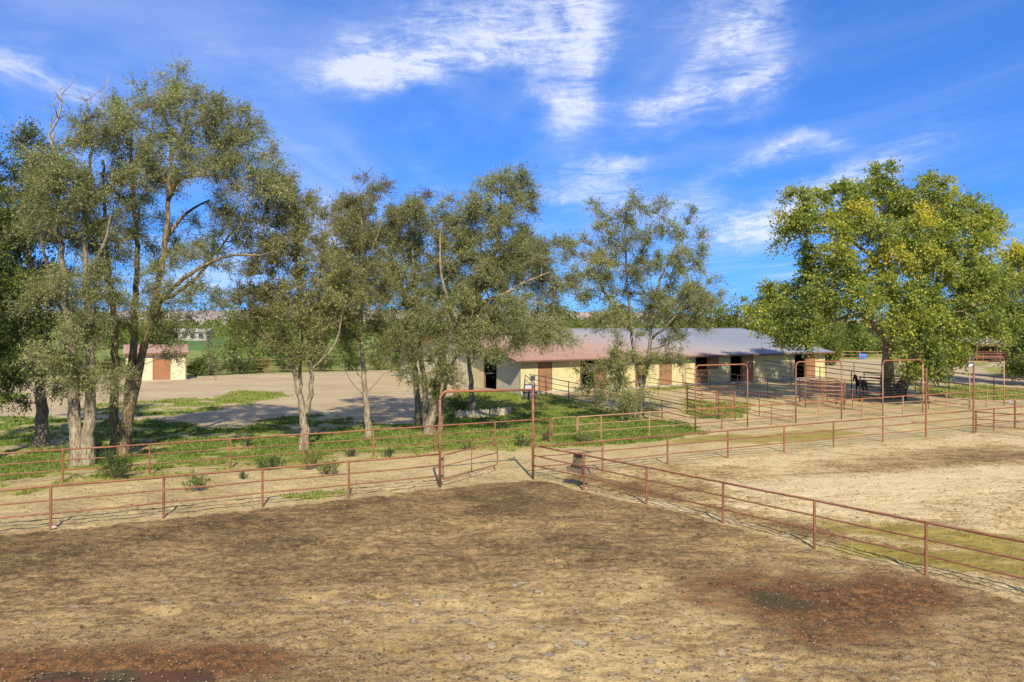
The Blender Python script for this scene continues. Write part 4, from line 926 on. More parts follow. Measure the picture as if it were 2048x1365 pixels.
def grow(limbs, atts, rng, step=.55):
    """limbs: list of (pts, radii) main limbs. atts: attractor points. returns tube list, twig origins+dirs"""
    nodes, par, rad, fixed = [], [], [], []
    for pts, rr in limbs:
        pts = np.asarray(pts); seg = np.linalg.norm(np.diff(pts, axis=0), axis=1); s = np.r_[0, np.cumsum(seg)]
        m = max(3, int(s[-1] / .35)); t_ = np.linspace(0, s[-1], m)
        q = np.stack([np.interp(t_, s, pts[:, i]) for i in range(3)], 1)
        for _ in range(3): q[1:-1] = (q[:-2] + 2 * q[1:-1] + q[2:]) / 4
        q[1:-1] += rng.normal(0, .025, q[1:-1].shape)
        r = np.interp(t_, s, rr)
        # join onto the nearest existing node
        last = -1
        if nodes:
            dd = np.linalg.norm(np.array(nodes) - q[0], axis=1); last = int(dd.argmin())
        for i in range(m):
            nodes.append(q[i]); par.append(last); rad.append(r[i]); fixed.append(True); last = len(nodes) - 1
    nfix = len(nodes)
    N = np.zeros((nfix + len(atts) * 14, 3)); N[:nfix] = nodes; cnt = nfix
    base = N[0].copy()
    dist0 = np.array([np.min(np.linalg.norm(N[:nfix] - a, axis=1)) for a in atts]) if len(atts) else []
    tips = []; auto = []
    for ai in np.argsort(dist0):
        a = atts[ai]; df = a - N[:cnt]; dd = np.linalg.norm(df, axis=1)
        hor = np.linalg.norm(df[:, :2], axis=1); pen = np.where(df[:, 2] < hor * .25, (hor * .25 - df[:, 2]) * .9, 0)
        j = int((dd + pen).argmin()); L = dd[j]
        if L < .2: continue
        m = min(13, max(2, int(L / step))); p0 = N[j].copy(); prev = j
        side = rng.normal(0, .10 * L, 3); side[2] += .13 * L
        for k in range(1, m + 1):
            f_ = k / m; p = p0 + (a - p0) * f_ + side * math.sin(f_ * PI) + (rng.normal(0, .04, 3) if k < m else 0)
            N[cnt] = p; par.append(prev); rad.append(0); fixed.append(False); prev = cnt
            auto.append((cnt, f_)); cnt += 1
    N = N[:cnt]; par = np.array(par); rad = np.array(rad, float)
    ch = [[] for _ in range(cnt)]
    for i in range(cnt):
        if par[i] >= 0: ch[par[i]].append(i)
    pr = np.zeros(cnt)
    for i in range(cnt - 1, -1, -1):
        if fixed[i]: continue
        pr[i] = max(.010, sum(pr[c] ** 2.2 for c in ch[i] if not fixed[c]) ** (1 / 2.2) * 1.01) if ch[i] else .012
    for i in range(cnt):
        if not fixed[i]: rad[i] = min(pr[i], rad[par[i]] * .8 if fixed[par[i]] else rad[par[i]])
    # chains
    tubes = []; done = np.zeros(cnt, bool)
    starts = [i for i in range(cnt) if par[i] < 0]
    stack = [(i, None) for i in starts]
    while stack:
        i, frm = stack.pop(); chain = [] if frm is None else [frm]; cur = i
        while True:
            chain.append(cur); c = ch[cur]
            if not c: break
            c = sorted(c, key=lambda q: -rad[q]); nx = None
            if fixed[cur]:
                fx = [q for q in c if fixed[q] and q == cur + 1]
                nx = fx[0] if fx else (None)
            else: nx = c[0]
            for q in c:
                if q != nx: stack.append((q, cur))
            if nx is None: break
            cur = nx
        r = rad[chain].copy()
        if frm is not None and len(r) > 1: r[0] = min(r[0], r[1] * 1.25)
        if len(chain) > 1: tubes.append((N[chain], r, fixed[chain[-1]]))
    dirs = np.zeros((cnt, 3))
    for i in range(cnt):
        if par[i] >= 0: v = N[i] - N[par[i]]; dirs[i] = v / (np.linalg.norm(v) + 1e-6)
    ok = [i for i, f_ in auto if rad[i] < .035]
    return tubes, N[ok], dirs[ok]
def tree(label, base_px, Y0, limbs, blobs, nleaf, leaf='leaf_elm', barkm='bark', twig='twig', size=.10, L=.80, droop=.2, nl=9, seed=1, datt=1.0, group=None,
         cat='tree', name='elm_tree', yellow=None, dead=(), up=.1, bare=(), depth=.62, flare=1.35, aspect=.5, tint0=.45):
    rng = np.random.default_rng(seed); bx = P(base_px, HZ, Y0)[0]
    root = thing(name, label, cat, (bx, Y0, 0), group)
    m_px = Y0 / FPX
    LB = []
    for li, (pts, r0, r1) in enumerate(limbs):
        q = []
        for i, p in enumerate(pts):
            dy = p[2] if len(p) > 2 else 0
            w = P(p[0], p[1], Y0 + dy)
            q.append(w)
        q = np.array(q); 
        if li == 0 or pts[0][1] > (HZ + CAMH * FPX / Y0 - 14): q[0][2] = min(q[0][2], -.15)
        LB.append((q, np.linspace(0, 1, len(q)) ** .8 * (r1 - r0) + r0))
    atts = []; crowntint = []
    for b in blobs:
        px, py, rx, ry = b[:4]; dy = b[4] if len(b) > 4 else rng.uniform(-.5, .5) * max(rx, ry) * m_px; dn = b[5] if len(b) > 5 else 1.0
        rx *= 1.1; ry *= 1.1
        c = P(px, py, Y0 + dy); R_ = np.array((rx * m_px, (rx + ry) * .5 * m_px * depth, ry * m_px))
        K_ = max(3, int(R_[0] * R_[1] * R_[2] ** 1 * 4.19 * .31 * datt * dn) + int(5 * dn))
        v = rng.normal(0, 1, (K_, 3)); v /= np.linalg.norm(v, axis=1)[:, None]; v *= (rng.random(K_) ** (1 / 2.2))[:, None] * .93
        cc = c + v * R_
        for q in cc:
            for _ in range(rng.integers(1, 4)): atts.append(q + rng.normal(0, .55, 3))
    atts = np.array(atts); atts = atts[atts[:, 2] > .4]
    tubes, O, Dr = grow(LB, atts, rng)
    thick = MB(); thin = MB()
    for q, r, fx in tubes:
        big = r.max() > .05
        if fx:
            rr = r.copy()
            z = q[:, 2]
            if q[0][2] < .3: rr *= 1 + (flare - 1) * np.exp(-np.maximum(z, 0) / .35)
            thick.tube(q, rr, 14 if r.max() > .15 else 8, cap=False, wob=.07)
        elif big: thick.tube(q, r, 6, cap=False)
        else: thin.tube(q, r, 4, cap=False)
    thick.build('trunk', M[barkm], root, True)
    # leaf-bearing twigs
    nl = nl if aspect > .6 else 12; nleaf = nleaf * (1.45 if aspect > .6 else 1.5)
    size = size * (.80 if aspect > .6 else .84)
    nt_ = int(nleaf / nl)
    vox = np.floor(O / .9).astype(int); _, inv, cnts = np.unique(vox, axis=0, return_inverse=True, return_counts=True)
    pw = cnts[inv.ravel()] ** -.6; pick = rng.choice(len(O), nt_, p=pw / pw.sum())
    o = O[pick] + rng.normal(0, .08, (nt_, 3)); d = Dr[pick]
    # clump tint
    cl = fbm(o[:, 0] * 1.0 + o[:, 2] * .37, o[:, 1] + o[:, 2] * .9, .55, 2)
    tc_ = tint0 + (cl - .5) * .55
    if yellow is not None: tc_ = yellow(o, cl, rng)
    V, F, T, TV, TF = leaves_mesh(o, d, nl, L, size, droop, tc_, rng=rng, up=up, aspect=aspect)
    V[:, 2] = np.maximum(V[:, 2], .03)
    if len(thin.V): tv = np.concatenate(thin.V)
    org = np.array(root.location)
    me = fastmesh('crown', V - org, F, M[leaf], T); cr = link(bpy.data.objects.new('crown', me), root); tag(cr, kind='stuff')
    tv4 = np.concatenate([TV, np.zeros((0, 3))]); 
    allV = [TV]; allF = [TF]
    if len(thin.V):
        f4 = np.array([f for f in thin.F if len(f) == 4]); allV.append(tv); allF.append(f4 + len(TV))
    me = fastmesh('twigs', np.concatenate(allV) - org, np.concatenate(allF), M[twig], smooth=True); tw = link(bpy.data.objects.new('twigs', me), root); tag(tw, kind='stuff')
    for pts, r0, r1 in dead:
        q = np.array([P(p[0], p[1], Y0 + (p[2] if len(p) > 2 else 0)) for p in pts]); mb = MB(); mb.tube(q, np.linspace(r0, r1, len(q)), 7, wob=.08)
        for k in range(5):
            i = rng.integers(len(q) // 2, len(q)); e = q[i] + rng.normal(0, .55, 3) * (1, .6, 1) + (0, 0, .7); m_ = (q[i] + e) / 2 + rng.normal(0, .12, 3); mb.tube([q[i], m_, e], [.022, .015, .006], 4)
        mb.build('dead_branch', M['bark_dead'], root, True)
    return root

tree('dark trunked elm farthest left, rising from the shaded grass', 83, 37.5,
  [([(84, 897), (83, 840), (82, 780), (80, 720), (80, 650), (74, 580), (60, 530), (40, 480), (18, 430)], .32, .07),
   ([(80, 720), (100, 660, .5), (92, 600, .8), (98, 540, 1)], .13, .05), ([(74, 580), (60, 500, -1), (30, 420, -1.5), (25, 370, -1.5)], .10, .04)],
  [(30, 330, 55, 60, 1), (45, 410, 60, 60, -1), (15, 480, 60, 55, 0), (60, 550, 60, 60, 1.5), (25, 620, 60, 60, -1.5), (50, 700, 65, 50, -1), (0, 720, 60, 60, 1), (90, 740, 45, 40, -1, .6), (-30, 400, 60, 90, 0)],
  44000, leaf='leaf_dark', barkm='bark_dark', twig='twig_dark', seed=11, size=.13, aspect=.62,
  dead=[([(62, 345), (60, 305), (35, 285), (28, 262), (40, 240)], .09, .02), ([(100, 300, 1), (108, 270, 1), (100, 250, 1), (118, 222, 1), (122, 190, 1)], .07, .015)])
tree('leafy green tree cropped by the left edge of the picture', -40, 33,
  [([(-40, 925), (-45, 800), (-40, 700), (-30, 600), (-25, 480)], .3, .06), ([(-40, 700), (0, 620), (20, 560)], .12, .04)],
  [(-10, 560, 50, 60), (10, 620, 50, 60), (-30, 680, 60, 60), (10, 500, 30, 40), (-40, 480, 60, 80)], 15000, leaf='leaf_dark', twig='twig_dark', barkm='bark_dark', seed=12, size=.14, aspect=.62)
tree('elm with a thick pale twin trunk split at the ground, left of centre group', 163, 32.5,
  [([(155, 935), (153, 880), (148, 820), (150, 760), (143, 700), (134, 620), (126, 540), (118, 470), (116, 380), (112, 320)], .31, .05),
   ([(172, 935), (176, 880), (180, 820), (182, 740), (178, 640), (173, 560), (169, 466), (176, 380), (184, 300)], .30, .05),
   ([(134, 620), (100, 560, 1), (85, 500, 1), (78, 440, 1)], .11, .04), ([(173, 560), (205, 500, -1), (222, 430, -1)], .10, .04)],
  [(200, 255, 55, 50, 1), (185, 320, 80, 60, 0), (130, 330, 50, 50, -1, .7), (140, 410, 90, 65, -.5), (180, 470, 80, 50, 1), (120, 520, 80, 60, 0), (180, 590, 80, 45, -.8), (185, 650, 60, 36, .5, .6), (130, 690, 50, 35, -1, .7), (190, 715, 55, 32, -1.2, .7), (170, 745, 40, 18, -1, .4)],
  60000, seed=21, size=.095, dead=[([(112, 330), (108, 300), (98, 270), (116, 240), (124, 205), (120, 180)], .075, .015), ([(170, 250), (165, 225), (180, 215), (176, 200)], .03, .01)])
def go(name, *a, **k): return tree(*a, name=name, **k)
tree('largest elm with several dark stems and golden bark, tallest crown at left', 240, 35.3,
  [([(232, 912), (229, 850), (229, 780), (232, 700), (226, 620), (215, 530), (211, 466), (208, 390), (205, 320)], .24, .05),
   ([(248, 912), (252, 860), (257, 800), (262, 740), (268, 690), (271, 600), (276, 500), (268, 420), (264, 330), (262, 270)], .28, .05),
   ([(254, 860), (266, 790), (283, 720), (302, 640), (318, 560), (332, 480), (336, 420), (338, 370), (344, 310), (336, 250)], .23, .05),
   ([(302, 640), (335, 580, -1), (380, 552, -1), (420, 520, -1.4), (470, 508, -1.6), (520, 511, -1.6)], .13, .04),
   ([(318, 600), (355, 590, 1), (400, 548, 1.2), (425, 515, 1.4), (470, 460, 1.6)], .12, .04),
   ([(336, 400), (352, 360, -.8), (400, 345, -1), (455, 352, -1.2), (490, 380, -1.2)], .10, .03),
   ([(332, 480), (350, 450, .6), (380, 415, .8), (420, 400, 1)], .12, .04),
   ([(342, 320), (365, 270, .5), (380, 220, .5)], .08, .03), ([(264, 330), (300, 280, 1), (310, 230, 1)], .07, .03)],
  [(370, 200, 85, 44, 0), (330, 235, 80, 50, -.6), (410, 240, 80, 60, .6), (290, 200, 45, 40, .6, .8), (245, 250, 60, 55, 0, .8), (475, 265, 50, 38, 0, .7), (510, 300, 38, 50, .6, .6), (430, 330, 80, 60, -1), (500, 380, 55, 45, -.6, .8), (530, 430, 40, 45, 0, .8), (545, 375, 26, 26, 0, .8), (500, 470, 50, 30, 0, .6), (450, 230, 50, 36, 0, .8), (470, 330, 70, 50, -1, .9), (520, 400, 40, 36, 0, .8), (390, 280, 70, 50, -.5), (290, 300, 60, 50, 0), (455, 460, 80, 50, .8), (260, 340, 80, 60, -1), (330, 330, 60, 60, 1.4, .7), (250, 430, 70, 60, .5, .6), (300, 480, 60, 60, 1, .5), (400, 420, 60, 50, 1, .6), (370, 590, 70, 45, -.8, .8), (300, 600, 60, 40, -1, .7), (410, 640, 60, 35, -.8, .6), (340, 650, 60, 35, 0, .6)],
  92000, barkm='bark_gold', twig='twig', seed=31, size=.095, dead=[([(212, 300), (216, 270), (200, 235), (208, 215)], .04, .012), ([(205, 420, -1), (225, 380, -1), (240, 350, -1), (255, 335, -1)], .035, .012)])
tree('young elm with a pale Y forked trunk behind the alley fence', 610, 36.4,
  [([(610, 902), (609, 865), (607, 835), (602, 800), (595, 775), (588, 740), (574, 705), (545, 685), (523, 655), (502, 622)], .23, .035),
   ([(607, 835), (618, 805), (625, 775), (624, 740), (618, 690), (622, 640), (632, 590), (640, 540)], .15, .03),
   ([(602, 800), (598, 740, .5), (606, 680, .5), (598, 600, .5), (592, 520, .3), (590, 450, .2), (590, 400)], .10, .02),
   ([(628, 735), (655, 710, -.5), (680, 680, -.6), (682, 640, -.6)], .08, .03), ([(574, 705), (560, 660, -1), (560, 610, -1)], .06, .025)],
  [(590, 420, 14, 26, 0, 1.6), (590, 465, 28, 34, 0, 1.2), (592, 520, 50, 40, 0), (540, 580, 55, 40, .5), (600, 590, 70, 45, -.6), (655, 570, 45, 40, 0, .8), (500, 600, 32, 36, 0, .8), (560, 640, 80, 45, 0), (640, 640, 60, 45, .5), (600, 690, 75, 32, -.6, .7), (520, 670, 40, 30, 0, .6)],
  50000, leaf='leaf_elm_dry', seed=41, size=.105, up=.3, droop=.1, datt=1.3)
tree('slender straight trunked elm with bare lower twigs between the forked and leaning trees', 737, 40.3,
  [([(738, 878), (736, 840), (732, 800), (727, 750), (723, 700), (721, 640), (720, 580), (724, 500), (722, 430), (715, 395)], .19, .03),
   ([(732, 800), (705, 770, -.5), (690, 740, -.8)], .03, .01), ([(730, 790), (755, 765), (770, 745)], .03, .01), ([(727, 760), (700, 730, .5), (685, 715, .5)], .03, .01), ([(727, 750), (745, 720, .4), (768, 700, .4)], .03, .01),
   ([(721, 600), (690, 530), (660, 480), (655, 440)], .06, .02), ([(720, 580), (745, 500), (760, 450)], .06, .02)],
  [(700, 440, 45, 40, 0, .8), (730, 410, 40, 28, 0, .8), (680, 500, 50, 45, 0, .9), (735, 510, 60, 45), (700, 580, 65, 45), (760, 600, 50, 50), (700, 640, 60, 35), (760, 660, 40, 25, 0, .5), (680, 560, 50, 44), (740, 570, 60, 44), (690, 610, 55, 36)],
  42000, leaf='leaf_elm_dry', seed=51, size=.10, datt=1.1)
tree('big elm with a pale leaning trunk beside the tall pipe gateway', 860, 41.8,
  [([(856, 872), (862, 845), (868, 810), (876, 775), (882, 730), (892, 680), (911, 650), (935, 615), (962, 580), (985, 530), (998, 470), (1002, 410), (1003, 370)], .27, .04),
   ([(853, 852, 1.2), (853, 800, 1.2), (846, 750, 1.2), (840, 700, 1.2), (836, 640, 1), (830, 560, 1), (822, 480, 1), (815, 420, 1)], .21, .04),
   ([(878, 866, .6), (884, 810, .8), (893, 755, .8), (908, 720, 1), (930, 690, 1.4)], .15, .05),
   ([(935, 615), (975, 600, -1), (1020, 585, -1.5), (1060, 558, -1.8), (1100, 545, -2)], .13, .04), ([(962, 580), (1000, 560, 1.2), (1050, 520, 1.8), (1090, 490, 2)], .10, .04),
   ([(911, 650), (890, 590, -1), (878, 520, -1.2), (885, 450, -1.4)], .12, .04), ([(836, 640, 1), (800, 570, 0), (770, 500, 0)], .09, .03)],
  [(1005, 365, 45, 22, 0, 1), (1035, 385, 30, 25, 0, .8), (960, 400, 40, 28, 0, .7), (1000, 430, 60, 42), (940, 470, 70, 48, -.8), (870, 430, 65, 42, .5), (820, 420, 50, 42, 1), (790, 480, 55, 48, 1), (860, 510, 80, 50, -.8), (1070, 490, 60, 42, 1.5), (1110, 530, 52, 45, 0), (1040, 560, 80, 45, -1.4), (1130, 580, 38, 38, -1, .8), (960, 550, 70, 45, -1), (820, 570, 80, 50), (900, 610, 80, 45, -1.5), (1000, 625, 80, 40, -1.8), (1090, 620, 60, 38, -1.5, .9), (860, 670, 70, 38, -1.6), (940, 690, 75, 35, -1.8), (1010, 685, 50, 26, -2, .8), (850, 730, 50, 35, -1.2, .7), (900, 745, 35, 25, -1.2, .5), (1120, 660, 40, 22, -1.5, .6), (800, 530, 70, 50, .8), (870, 470, 60, 44, 1), (940, 430, 50, 36, .5), (900, 540, 70, 44, 1.2), (1060, 520, 60, 40, 1), (780, 560, 60, 44, 0), (1020, 500, 60, 40, .5)],
  150000, seed=61, size=.10, datt=.95)
tree('purple tinged half bare elm crown rising left of the big leaning elm', 800, 46,
  [([(838, 846), (832, 760), (825, 680), (812, 600), (790, 540), (765, 500), (735, 485), (705, 480), (675, 490)], .2, .03), ([(790, 540), (770, 470), (745, 420), (735, 392)], .08, .02)],
  [(735, 410, 48, 30, 0, .8), (770, 430, 45, 40, 0, .7), (690, 440, 28, 36, 0, .6), (710, 460, 50, 36, 0, .7), (790, 480, 45, 45, 0, .7)],
  22000, leaf='leaf_dry', seed=65, size=.10, datt=1.5)
tree('elm with a dark slim trunk inside the log edging near the barn', 944, 51,
  [([(945, 830), (944, 800), (941, 760), (938, 720), (935, 680), (938, 620), (950, 560), (960, 520)], .21, .05), ([(935, 680), (970, 640, -1), (1010, 610, -1)], .1, .04), ([(935, 690), (900, 650), (880, 600)], .09, .04)],
  [(930, 650, 60, 36, -1), (985, 655, 50, 30, -1), (1040, 640, 55, 34, -1), (960, 600, 60, 40), (900, 580, 50, 40), (960, 705, 45, 18, -1, .7), (1100, 650, 40, 25, -1, .7), (1000, 560, 60, 40)],
  42000, seed=71, size=.11)
tree('dark trunked elm with a low leafy skirt standing in front of the barn doors', 1283, 48.4,
  [([(1281, 842), (1283, 815), (1283, 785), (1286, 755), (1295, 728), (1300, 700), (1302, 660), (1308, 610), (1320, 560), (1345, 510), (1360, 470)], .23, .035),
   ([(1283, 780), (1276, 745), (1268, 710), (1264, 665), (1258, 610), (1252, 540), (1250, 470), (1250, 425)], .14, .03),
   ([(1264, 665), (1225, 610, 1), (1195, 560, 1), (1180, 500, 1)], .08, .03), ([(1302, 680), (1345, 640, -1), (1385, 590, -1), (1400, 560, -1)], .08, .03), ([(1300, 700), (1335, 690, 1), (1370, 670, 1)], .05, .02)],
  [(1250, 425, 30, 24, 0, 1), (1270, 465, 55, 36), (1215, 470, 42, 36, 0, .8), (1190, 520, 36, 46, 0, .8), (1245, 530, 62, 42), (1300, 560, 60, 42), (1355, 480, 34, 34, 0, .8), (1375, 520, 42, 42, 0, .9), (1400, 570, 34, 38, 0, .8), (1350, 590, 62, 40), (1220, 590, 60, 38), (1290, 625, 70, 34), (1385, 625, 42, 26), (1200, 640, 42, 24, 0, .7), (1340, 655, 60, 26, 0, .7), (1240, 670, 50, 22, 0, .5),
   (1238, 745, 44, 22, -.8, 1.2), (1210, 768, 28, 18, -.8, 1.1), (1258, 778, 30, 22, -.8, 1.2), (1278, 808, 22, 22, -.6, 1.3), (1345, 705, 44, 10, -.5, .5), (1270, 735, 28, 14, -.8, .7)],
  76000, barkm='bark_dark', seed=81, size=.11, datt=1.05)
def yel(o, cl, rng):
    top = ss(2, 15, o[:, 2]); pat = fbm(o[:, 0] * 1.1 + 30, o[:, 2] * 1.2 + o[:, 1] * .4, .34, 2)
    return np.clip(.30 + .5 * (cl - .5) + .42 * ss(.50, .66, pat) * (.2 + .8 * top) + .14 * top + rng.normal(0, .1, len(o)), 0, 1)
tree('huge old cottonwood turning yellow with a forked trunk among the corrals', 1790, 61.9,
  [([(1778, 803), (1776, 770), (1774, 730), (1776, 690), (1782, 650), (1788, 600), (1780, 540), (1770, 480), (1762, 420), (1760, 380)], .62, .08),
   ([(1786, 803), (1806, 772), (1826, 730), (1836, 690), (1848, 640), (1868, 590), (1880, 540), (1882, 490), (1880, 440)], .50, .07),
   ([(1775, 690), (1760, 660, -1), (1740, 640, -2), (1715, 630, -3), (1690, 634, -3.5), (1650, 648, -4), (1610, 640, -4)], .26, .05),
   ([(1780, 560), (1740, 510, -1), (1700, 480, -1.5), (1650, 462, -2), (1605, 470, -2)], .22, .05), ([(1770, 500), (1720, 440, 2), (1690, 410, 2)], .13, .05),
   ([(1868, 590), (1910, 545, -2), (1950, 500, -2), (1975, 460, -2)], .2, .05), ([(1848, 640), (1900, 630, -3), (1940, 620, -4), (1970, 590, -4)], .18, .05), ([(1788, 600), (1720, 590, 3), (1650, 570, 3), (1600, 590, 3)], .18, .05), ([(1788, 600), (1820, 520, -2), (1830, 440, -2), (1840, 400, -2)], .15, .05)],
  [(1770, 368, 55, 22, 0, 1), (1740, 400, 70, 38), (1820, 395, 60, 38), (1680, 405, 60, 34), (1620, 425, 48, 34, -2, 1.1), (1600, 460, 34, 22, -2, 1), (1870, 430, 45, 30, 0, .8), (1925, 440, 45, 30, -2, 1), (1965, 445, 28, 20, -2, .8), (1700, 470, 60, 40, -3), (1780, 460, 70, 40, -4, .8), (1860, 490, 70, 45, -4), (1940, 490, 60, 40, -3), (1720, 530, 70, 45, -4), (1800, 545, 80, 40, -5, .7), (1890, 560, 80, 50, -5), (1960, 560, 60, 45, -3), (1640, 540, 60, 40, 0), (1590, 590, 60, 38, 0), (1550, 610, 36, 28, 0, .7), (1650, 610, 80, 42, -4), (1730, 600, 70, 36, -5, .7), (1560, 650, 46, 34, -3), (1600, 662, 56, 32, -4, .9), (1820, 620, 80, 45, -6), (1900, 640, 70, 42, -5), (1970, 630, 50, 40, -3), (1868, 678, 58, 30, -6), (1815, 650, 36, 22, -5, .5), (1870, 715, 45, 26, -6, .9), (2000, 580, 38, 60, 3), (1520, 625, 20, 16, 0, .6), (1830, 740, 26, 14, -6, .8)],
  120000, leaf='leaf_cotton', seed=91, size=.20, L=1.1, nl=9, droop=.3, datt=.55, yellow=yel, name='cottonwood_tree', aspect=.85)
tree('yellowing cottonwood cropped by the right edge of the picture', 2085, 74,
  [([(2085, 775), (2085, 720), (2080, 640), (2070, 560), (2065, 500)], .5, .1), ([(2080, 640), (2050, 600), (2030, 560)], .2, .06)],
  [(2050, 510, 34, 24), (2075, 540, 60, 50), (2040, 590, 40, 45), (2060, 650, 50, 45), (2080, 720, 60, 40)],
  30000, leaf='leaf_cotton', seed=95, size=.22, L=1.2, nl=9, datt=.5, yellow=lambda o, c, r: np.clip(.25 + .5 * ss(6, 11, o[:, 2]) + (c - .5) * .5, 0, 1), name='cottonwood_tree', aspect=.85)
tree('dark drooping elm at the right edge in front of the pink roofed shelter', 2050, 84,
  [([(2058, 765), (2056, 720), (2052, 680), (2048, 640)], .25, .06)], [(2040, 690, 34, 22), (2060, 660, 45, 30), (2045, 725, 36, 22), (2070, 740, 40, 22)],
  12000, leaf='leaf_dark', seed=96, size=.2, L=1.1, datt=.7, barkm='bark_dark')

# background trees, each one its own
def bgtree(label, px, Y0, top, rx, seed, leaf='leaf_far', n=2600, group=None, low=.12, size=None):
    rng = np.random.default_rng(seed); H = CAMH + (HZ - top) / FPX * Y0; bx = P(px, 0, Y0)[0]; r = rx / FPX * Y0
    root = thing('background_tree', label, 'tree', (bx, Y0, 0), group)
    mb = MB(); tp = [(bx, Y0, -.2), (bx + rng.normal(0, .15), Y0, H * .3), (bx + rng.normal(0, .4), Y0 + rng.normal(0, .4), H * .62), (bx + rng.normal(0, .5), Y0, H * .9)]
    mb.tube(tp, [.03 * H, .024 * H, .014 * H, .004 * H], 7)
    K_ = 16; cs = []
    for k in range(K_):
        a = rng.uniform(0, 2 * PI); f_ = rng.uniform(low, 1); w = (1 - .72 * f_ ** 2.2) * rng.uniform(.25, 1)
        c = np.array((bx + math.cos(a) * r * w * .8, Y0 + math.sin(a) * r * w * .8, H * (low * .9 + f_ * (.93 - low)))); cs.append(c)
        mb.tube([(bx, Y0, max(.3, c[2] * .45)), (c + np.array((bx, Y0, c[2] * .5))) / 2 * (1, 1, 1), c], [.01 * H, .006 * H, .002 * H], 4)
    mb.build('trunk', M['bark_dark'], root, True)
    cs = np.array(cs); br = rng.uniform(.22, .42, K_) * min(r, H * .5) * 1.15
    o = []; pk = rng.integers(0, K_, n // 6); v = rng.normal(0, 1, (n // 6, 3)); v /= np.linalg.norm(v, axis=1)[:, None]
    rad_ = (rng.random(n // 6) ** .4)[:, None] * br[pk][:, None] * np.array((1.1, 1.1, .85)); o = cs[pk] + v * rad_
    o[:, 2] = np.maximum(o[:, 2], .15)
    tt = .42 + (rng.random(K_)[pk] - .5) * .4
    sz = size or max(.16, .0021 * Y0)
    V, F, T, TV, TF = leaves_mesh(o, v, 6, max(.7, sz * 3.4), sz, .15, tt, rng=rng, aspect=.7)
    org = np.array(root.location); cr = link(bpy.data.objects.new('crown', fastmesh('crown', V - org, F, M[leaf], T)), root); tag(cr, kind='stuff')
    return root
far = [  # px, Y, top, rx, leaf, label
 (-40, 150, 600, 60, 'leaf_dark', 'dark bushy tree at the left edge behind the elm trunks'), (60, 165, 618, 55, 'leaf_far', 'low green tree behind the leftmost dark trunk'),
 (150, 175, 622, 50, 'leaf_far', 'round green tree seen behind the twin trunk'), (225, 190, 618, 50, 'leaf_far', 'green tree directly behind the golden barked stems'),
 (300, 210, 628, 55, 'leaf_far', 'green tree above the shed roof'), (470, 125, 612, 46, 'leaf_sage', 'olive bushy tree right of the green field'), (510, 118, 626, 38, 'leaf_sage', 'pale olive shrub tree left of the forked elm'),
 (560, 150, 608, 55, 'leaf_far', 'grey green tree behind the forked elm'), (640, 135, 610, 56, 'leaf_sage', 'olive tree right behind the forked elm crown'), (700, 125, 620, 52, 'leaf_far', 'bushy tree behind the slender elm trunk'),
 (775, 118, 615, 56, 'leaf_far', 'green tree left of the barn gable'), (830, 150, 600, 60, 'leaf_far', 'taller green tree rising behind the barn gable'), (930, 150, 604, 60, 'leaf_far', 'green tree behind the left end of the barn roof'),
 (1040, 160, 612, 60, 'leaf_far', 'green tree behind the pink part of the barn roof'), (1140, 165, 616, 55, 'leaf_far', 'green tree behind the middle of the barn roof'), (1240, 165, 612, 60, 'leaf_far', 'green tree behind the roof ridge left of the dark trunked elm'),
 (1340, 160, 606, 60, 'leaf_far', 'green tree behind the roof ridge right of the dark trunked elm'), (1420, 150, 600, 48, 'leaf_sage', 'yellow green tree at the grey end of the roof ridge'), (1470, 145, 584, 50, 'leaf_far', 'tall dark green tree above the right end of the ridge'),
 (1525, 140, 594, 48, 'leaf_far', 'green tree touching the left side of the cottonwood'), (1580, 150, 610, 50, 'leaf_dark', 'dark tree behind the cottonwood left branches'), (1650, 150, 615, 55, 'leaf_far', 'green tree behind the cottonwood limb over the barn end'),
 (1712, 138, 655, 34, 'leaf_sage', 'pale round shrub tree left of the cottonwood trunk'), (1745, 160, 610, 60, 'leaf_dark', 'dark tree directly behind the cottonwood trunk'), (1850, 165, 590, 60, 'leaf_dark', 'dark tree behind the right trunk of the cottonwood'),
 (1925, 160, 575, 55, 'leaf_dark', 'tall dark tree behind the left end of the pink roofed shelter'), (1990, 165, 560, 55, 'leaf_dark', 'tall dark tree behind the middle of the pink roofed shelter'), (2060, 165, 545, 60, 'leaf_dark', 'tall dark tree behind the right end of the shelter'), (1660, 112, 668, 22, 'leaf_sage', 'slim pale trunked young tree off the right end of the barn')]
for i, (px, Y_, tp, rx, lf, lab) in enumerate(far): bgtree(lab, px, Y_, tp, rx, 300 + i, lf, 6500 if px > 1380 else 4200, 'trees in the belt behind the barn and lot', low=.06)
# far wood on the horizon: one mass
rng = np.random.default_rng(5); n = 9000
ox = rng.uniform(-1, 1, n); oy = rng.uniform(330, 620, n); hh = fbm(ox * 300, oy * .3, .05, 3)
o = np.stack([ox * oy * .85, oy, rng.random(n) ** .7 * (3.5 + 9 * hh)], 1)
V, F, T, TV, TF = leaves_mesh(o, rng.normal(0, 1, (n, 3)), 7, 3.2, 1.15, .1, .35 + .5 * (hh - .3), rng=rng, aspect=.8)
V[:, 2] = np.maximum(V[:, 2], .1)
fw_ = link(bpy.data.objects.new('distant_wood', fastmesh('distant_wood', V, F, M['leaf_far'], T))); tag(fw_, kind='stuff')

